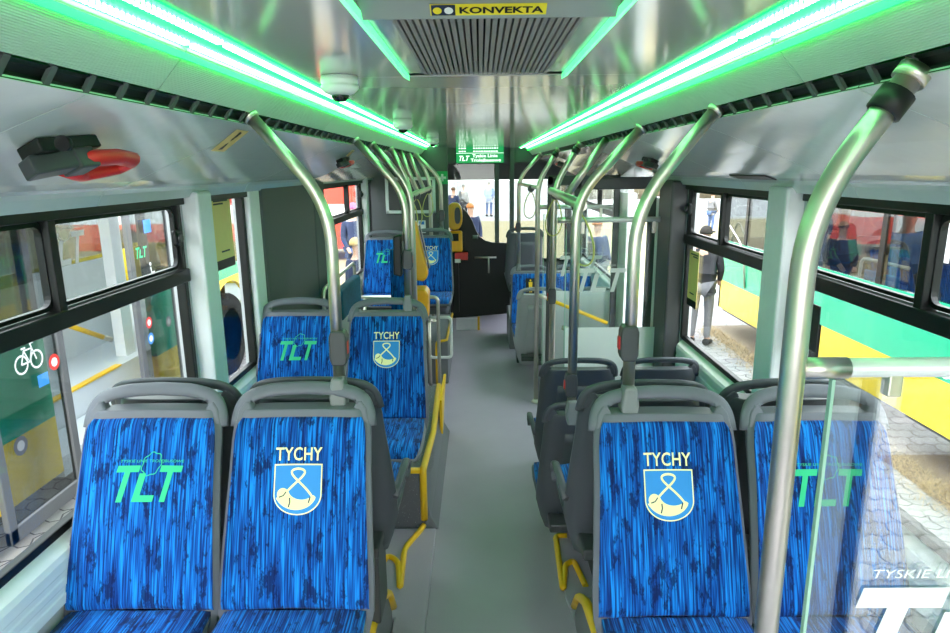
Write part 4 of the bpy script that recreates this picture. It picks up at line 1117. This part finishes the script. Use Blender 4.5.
# plug door leaves standing parallel outside the body
for k, (a, b_, l) in enumerate(((3.50, 4.26, 'aft'), (5.22, 5.98, 'fore'))):
    xx = X+.14
    lf = MB().box(xx-.02, xx+.02, a, a+.07, -.12, 2.02).box(xx-.02, xx+.02, b_-.07, b_, -.12, 2.02).box(xx-.02, xx+.02, a, b_, -.12, -.02).box(xx-.02, xx+.02, a, b_, 1.93, 2.02).build('door_leaf', 'dark_panel', LB, .008)
    MB().box(xx-.003, xx+.003, a+.07, b_-.07, -.02, 1.93).build('leaf_glass', 'busglass', lf)
    for yy, zz, col, rr in (((a+.62, .86, 'red', .055), (a+.20, .45, 'dark_grey', .06)) if l == 'aft' else ((a+.16, .83, 'red', .05), (a+.16, .69, 'sticker_blue', .05), (a+.50, .76, 'dark_grey', .05))):
        m_ = MB(); disc(m_, yy, zz, rr, lambda u, v: (xx+.0235, u, v)); m_.build('round_sticker', col, lf)
        m_ = MB(); disc(m_, yy, zz, rr*.55, lambda u, v: (xx+.0245, u, v)); m_.build('sticker_centre', 'paper' if col != 'dark_grey' else 'mid_grey', lf)
    if l == 'aft':
        m_ = MB(); g = lambda u, v: (xx+.0245, u, v)
        for c in (a+.32, a+.46): ribbon(m_, [(c+.055*math.cos(2*PI*i/20), 0.93+.055*math.sin(2*PI*i/20)) for i in range(20)], .013, g, True)
        for p in ([(a+.32, .93), (a+.355, 1.01), (a+.43, 1.01), (a+.46, .93)], [(a+.355, 1.01), (a+.395, .93), (a+.43, 1.01)], [(a+.32, .93), (a+.395, .93)], [(a+.43, 1.01), (a+.42, 1.04), (a+.45, 1.045)], [(a+.335, 1.025), (a+.375, 1.025)]): ribbon(m_, p, .012, g)
        m_.build('bicycle_sticker', 'white_print', lf)
        MB().box(xx+.0235, xx+.025, a+.44, a+.54, .74, .82).build('blue_sticker', 'sticker_blue', lf)
    else:
        m_ = MB(); g = lambda u, v: (xx+.0245, u, v)
        ribbon(m_, [(a+.32+.06*math.cos(math.radians(t_)), 1.16+.06*math.sin(math.radians(t_))) for t_ in range(130, 400, 15)], .014, g)
        for p in ([(a+.30, 1.29), (a+.31, 1.19), (a+.37, 1.19), (a+.40, 1.10)], [(a+.305, 1.24), (a+.36, 1.24)]): ribbon(m_, p, .015, g)
        disc(m_, a+.298, 1.315, .016, g); m_.build('wheelchair_sticker', 'white_print', lf)
        m_ = MB(); tlt_logo(m_, .18, g, a+.17, 1.43, False); m_.build('logo_sticker', 'green_print', lf)
        MB().box(xx+.0235, xx+.025, a+.26, a+.38, 1.58, 1.69).build('blue_sticker', 'sticker_blue', lf)

# red and white vehicle far to the left front
RV = thing('red_white_bus', 'red and white striped bus parked far off beyond the left windows', 'bus', (-6, 19, -.32))
for z0, z1, m, n_ in ((0, .72, 'bus_red', 'red_band'), (.72, 1.20, 'bus_white', 'white_band'), (1.20, 1.78, 'bus_red', 'red_band'), (1.78, 2.65, 'bus_white', 'window_band')):
    MB().box(-11, -3.0, 17.6, 19.9, z0, z1).build(n_, m, RV)
wn_ = MB()
for x in (-10.6, -9.1, -7.6, -6.1, -4.6): wn_.box(x, x+1.25, 17.57, 17.60, 1.72, 2.5)
wn_.build('window', 'busglass', RV)
wheel_y = 17.75
for x in (-9.6, -4.6):
    w = MB().lathe([(.30, -.12), (.46, -.12), (.46, .12), (.30, .12)], (x, 17.7, .14), 'Y', 20).build('wheel', 'tyre', RV)
    MB().lathe([(.001, -.11), (.30, -.115), (.30, .1), (.001, .1)], (x, 17.7, .14), 'Y', 20).build('hub', 'rim', w)
RV2 = thing('red_white_bus', 'white bus with a red stripe standing beyond the right neighbour bus', 'bus', (10, 12, -.32))
MB().box(9.5, 12, 6, 18, .0, .95).build('grey_skirt', 'mid_grey', RV2); MB().box(9.5, 12, 6, 18, .95, 1.10).build('red_band', 'bus_red', RV2); MB().box(9.5, 12, 6, 18, 1.10, 2.7).build('white_band', 'bus_white', RV2)
wn_ = MB()
for y in (6.4, 8.4, 10.4, 12.4, 14.4): wn_.box(9.47, 9.5, y, y+1.7, 1.35, 2.3)
wn_.build('window', 'busglass', RV2)
for y in (8.0, 15.5): MB().lathe([(.001, -.13), (.46, -.13), (.46, .12), (.001, .12)], (9.6, y, .14), 'X', 20).build('wheel', 'tyre', RV2)

# distant hedge and building
for k, (x0, x1, y, h, l) in enumerate(((-40, -12, 60, 2.2, 'long brown bare hedge far off to the left'), (6, 45, 52, 2.4, 'long brown bare hedge far off to the right'))):
    t = thing('hedge', l, 'hedge', ((x0+x1)/2, y, -.32), 'distant hedges')
    m_ = MB(); loops = []
    for i in range(30):
        x = x0+(x1-x0)*i/29; hh = h*(.8+.3*random.random()); loops.append([(x, y-1+.4*random.random(), -.32), (x, y-.9, hh*.7-.3), (x, y-.2, hh-.3), (x, y+.6, hh*.8-.3), (x, y+1, -.32)])
    m_.loft(loops).build('twigs', 'hedge', t)

# dry grass along the right bus
hb = MB()
for i in range(14000):
    x = random.gauss(3.48, .14); y = random.uniform(-2.5, 9.6)
    if x < 3.12 or x > 3.55: continue
    a = random.uniform(0, 2*PI); L_ = random.uniform(.04, .11); h = random.uniform(.015, .07)
    dx, dy = L_*math.cos(a), L_*math.sin(a)
    hb.add([(x, y, -.318), (x+.006*math.sin(a), y-.006*math.cos(a), -.318), (x+dx, y+dy, -.318+h)], [(0, 1, 2)])
tag(hb.build('dry_grass', 'hay'), 'strip of dry brown grass along the foot of the right bus', 'grass', None, 'stuff')

# ------------------------------------------------------------------ people outside
def skin_mesh(name, pts, edges, radii, m, parent, sub=1, root=0):
    me = bpy.data.meshes.new(name); me.from_pydata(pts, edges, [])
    o = bpy.data.objects.new(name, me); C.objects.link(o)
    md = o.modifiers.new('skin', 'SKIN'); md.use_smooth_shade = True
    for i, v in enumerate(me.skin_vertices[0].data):
        v.radius = radii[i] if isinstance(radii[i], tuple) else (radii[i], radii[i]); v.use_root = (i == root)
    if sub: sd = o.modifiers.new('sub', 'SUBSURF'); sd.levels = sub; sd.render_levels = sub
    me.materials.append(M[m] if isinstance(m, str) else m)
    o.parent = parent
    return o
def person(x, y, z, h, face, label, jacket, trousers, hair, pose='stand', hat=None):
    """face = rotation about Z, 0 looks towards -Y"""
    t = thing('person', label, 'person', (x, y, z)); t.rotation_euler = (0, 0, face)
    k = h/1.75
    sit = pose == 'sit'
    J = {}
    hz = .93 if not sit else .46
    J['pelvis'] = (0, 0, hz); J['hem'] = (0, 0, hz-.10); J['belly'] = (0, .0, hz+.14); J['collar'] = (0, .012, hz+.475); J['chest'] = (0, .01, hz+.36); J['neck'] = (0, 0, hz+.54); J['head0'] = (0, -.01, hz+.62); J['head1'] = (0, -.015, hz+.70); J['head2'] = (0, -.01, hz+.78)
    for s, n_ in ((-1, 'l'), (1, 'r')):
        J['sh'+n_] = (s*.185, .01, hz+.47); J['el'+n_] = (s*.24, -.02, hz+.20); J['wr'+n_] = (s*.20, -.16, hz+.02); J['ha'+n_] = (s*.19, -.22, hz-.05)
        J['hip'+n_] = (s*.095, 0, hz-.05)
        if sit: J['kn'+n_] = (s*.11, -.42, hz+.02); J['an'+n_] = (s*.11, -.44, .08); J['to'+n_] = (s*.12, -.58, .03)
        else: J['kn'+n_] = (s*.105, -.02, .50); J['an'+n_] = (s*.11, .03, .09); J['to'+n_] = (s*.13, -.13, .035)
    R = dict(collar=(.10, .085), hem=(.15, .115), pelvis=(.15, .115), belly=(.14, .105), chest=(.165, .115), neck=.055, head0=(.065, .075), head1=(.076, .092), head2=(.066, .08))
    for n_ in 'lr': R.update({'sh'+n_: .065, 'el'+n_: .045, 'wr'+n_: .032, 'ha'+n_: .034, 'hip'+n_: .088, 'kn'+n_: .06, 'an'+n_: .042, 'to'+n_: .035})
    E = [('pelvis', 'hem'), ('chest', 'collar'), ('pelvis', 'belly'), ('belly', 'chest'), ('chest', 'neck'), ('neck', 'head0'), ('head0', 'head1'), ('head1', 'head2')]
    for n_ in 'lr': E += [('chest', 'sh'+n_), ('sh'+n_, 'el'+n_), ('el'+n_, 'wr'+n_), ('wr'+n_, 'ha'+n_), ('pelvis', 'hip'+n_), ('hip'+n_, 'kn'+n_), ('kn'+n_, 'an'+n_), ('an'+n_, 'to'+n_)]
    def sub(keys, grow, name, m, root):
        ks = [q for q in J if q in keys]; ix = {q: i for i, q in enumerate(ks)}
        pts = [tuple(c*k for c in J[q]) for q in ks]; ed = [(ix[a], ix[b]) for a, b in E if a in ix and b in ix]
        rr = [tuple(c*k*grow for c in (R[q] if isinstance(R[q], tuple) else (R[q], R[q]))) for q in ks]
        return skin_mesh(name, pts, ed, rr, m, t, 1, ix[root])
    sub(set(J)-{'hem', 'collar'}, 1.0, 'body', 'skin', 'pelvis')
    sub({'belly', 'chest', 'shl', 'ell', 'wrl', 'shr', 'elr', 'wrr', 'pelvis', 'hem', 'collar'}, 1.18, 'jacket', jacket, 'pelvis')
    sub({'pelvis', 'hipl', 'knl', 'anl', 'hipr', 'knr', 'anr'}, 1.13, 'trousers', trousers, 'pelvis')
    for n_ in 'lr':
        a, b = J['an'+n_], J['to'+n_]
        MB().tube([Vector(a)*k+Vector((0, .05, -.03))*k, Vector(b)*k+Vector((0, .02, 0))*k, Vector(b)*k+Vector((0, -.06, -.005))*k], [.052*k, .048*k, .025*k], 10).build('shoe', 'black', t, local=True)
    c = Vector(J['head1'])*k+Vector((0, .012, .035))*k
    cap = MB()
    loops = []
    for i in range(6):
        a = PI/2*(.0+i/5*.98)-.15; rr = math.cos(a); loops.append([(c.x+.092*k*rr*math.cos(2*PI*j/14), c.y+.108*k*rr*math.sin(2*PI*j/14)+.012*k, c.z+.105*k*math.sin(a)) for j in range(14)])
    cap.loft(loops).build('hair' if not hat else 'hat', hair, t, local=True)
    f = MB()
    hd = Vector(J['head1'])*k
    for s in (-1, 1): f.lathe([(.001, -.006*k), (.010*k, 0), (.001, .006*k)], (hd.x+s*.03*k, hd.y-.092*k, hd.z+.01*k), 'Y', 8)
    f.build('eye', 'black', t, local=True)
    return t
P = lambda n_, c, r=.85: M.setdefault(n_, mat(n_, c, r))
P('cloth_blue', (.10, .22, .50)); P('cloth_navy', (.02, .03, .08)); P('cloth_grey', (.14, .14, .15)); P('cloth_dark', (.02, .02, .025)); P('jeans', (.06, .10, .22))
P('hair_brown', (.10, .05, .025)); P('hair_ginger', (.42, .15, .04)); P('hair_dark', (.02, .015, .012)); P('hat_bright', (.65, .10, .22)); P('hair_blond', (.55, .38, .16)); P('cloth_white', (.7, .7, .7))
G0 = -.32
person(.45, 34, G0, 1.76, 2.9, 'person in light blue jacket far off on the bright road, mid windscreen', 'cloth_blue', 'jeans', 'hair_dark')
person(-.75, 30, G0, 1.72, 2.6, 'person in a grey jacket far off, left in the windscreen', 'cloth_grey', 'cloth_dark', 'hair_dark')
person(-1.05, 26, G0, 1.70, 2.6, 'person in dark clothes at the windscreen left edge', 'cloth_navy', 'cloth_dark', 'hair_brown')
person(-.22, 14.5, G0, 1.66, .4, 'ginger haired person in dark blue just beyond the cab door', 'cloth_navy', 'jeans', 'hair_ginger')
person(-2.36, 12.2, G0, 1.80, .6, 'person with a bright pink hat beyond the far left window', 'cloth_navy', 'jeans', 'hat_bright', hat=True)
person(-1.65, 8.6, G0, 1.52, 1.2, 'blond person in navy standing by the last left window', 'cloth_navy', 'jeans', 'hair_blond')
person(-2.0, 7.6, G0, 1.62, 1.5, 'person with dark hair in a navy coat behind the far left window', 'cloth_navy', 'cloth_dark', 'hair_dark')
person(3.02, 8.75, G0, 1.62, 2.6, 'person in dark jacket and grey trousers beyond the second right window', 'cloth_dark', 'cloth_grey', 'hair_dark')
person(1.62, 10.2, G0, 1.54, .3, 'brown haired person in dark coat outside the front door, seen past the far right seats', 'cloth_dark', 'cloth_navy', 'hair_brown')
person(1.95, 10.9, G0, 1.56, .5, 'ginger haired person in navy outside the front door, farther right', 'cloth_navy', 'cloth_grey', 'hair_ginger')
person(8.6, 24.5, G0, 1.45, 2.0, 'person in grey far off on the lawn, seen through the second right window', 'cloth_grey', 'jeans', 'hair_brown')
person(4.35, 7.9, .46, 1.66, .5, 'ginger haired passenger seated in the right neighbour bus', 'cloth_navy', 'cloth_dark', 'hair_ginger', 'sit')
person(4.75, 7.3, .42, 1.66, .2, 'passenger in blue jacket seated in the right neighbour bus', 'cloth_blue', 'cloth_dark', 'hair_dark', 'sit')
person(5.2, 6.9, .42, 1.7, -.2, 'passenger in navy with white cap seated in the right neighbour bus', 'cloth_navy', 'cloth_dark', 'cloth_white', 'sit', hat=True)
for q in bpy.data.objects:
    pass
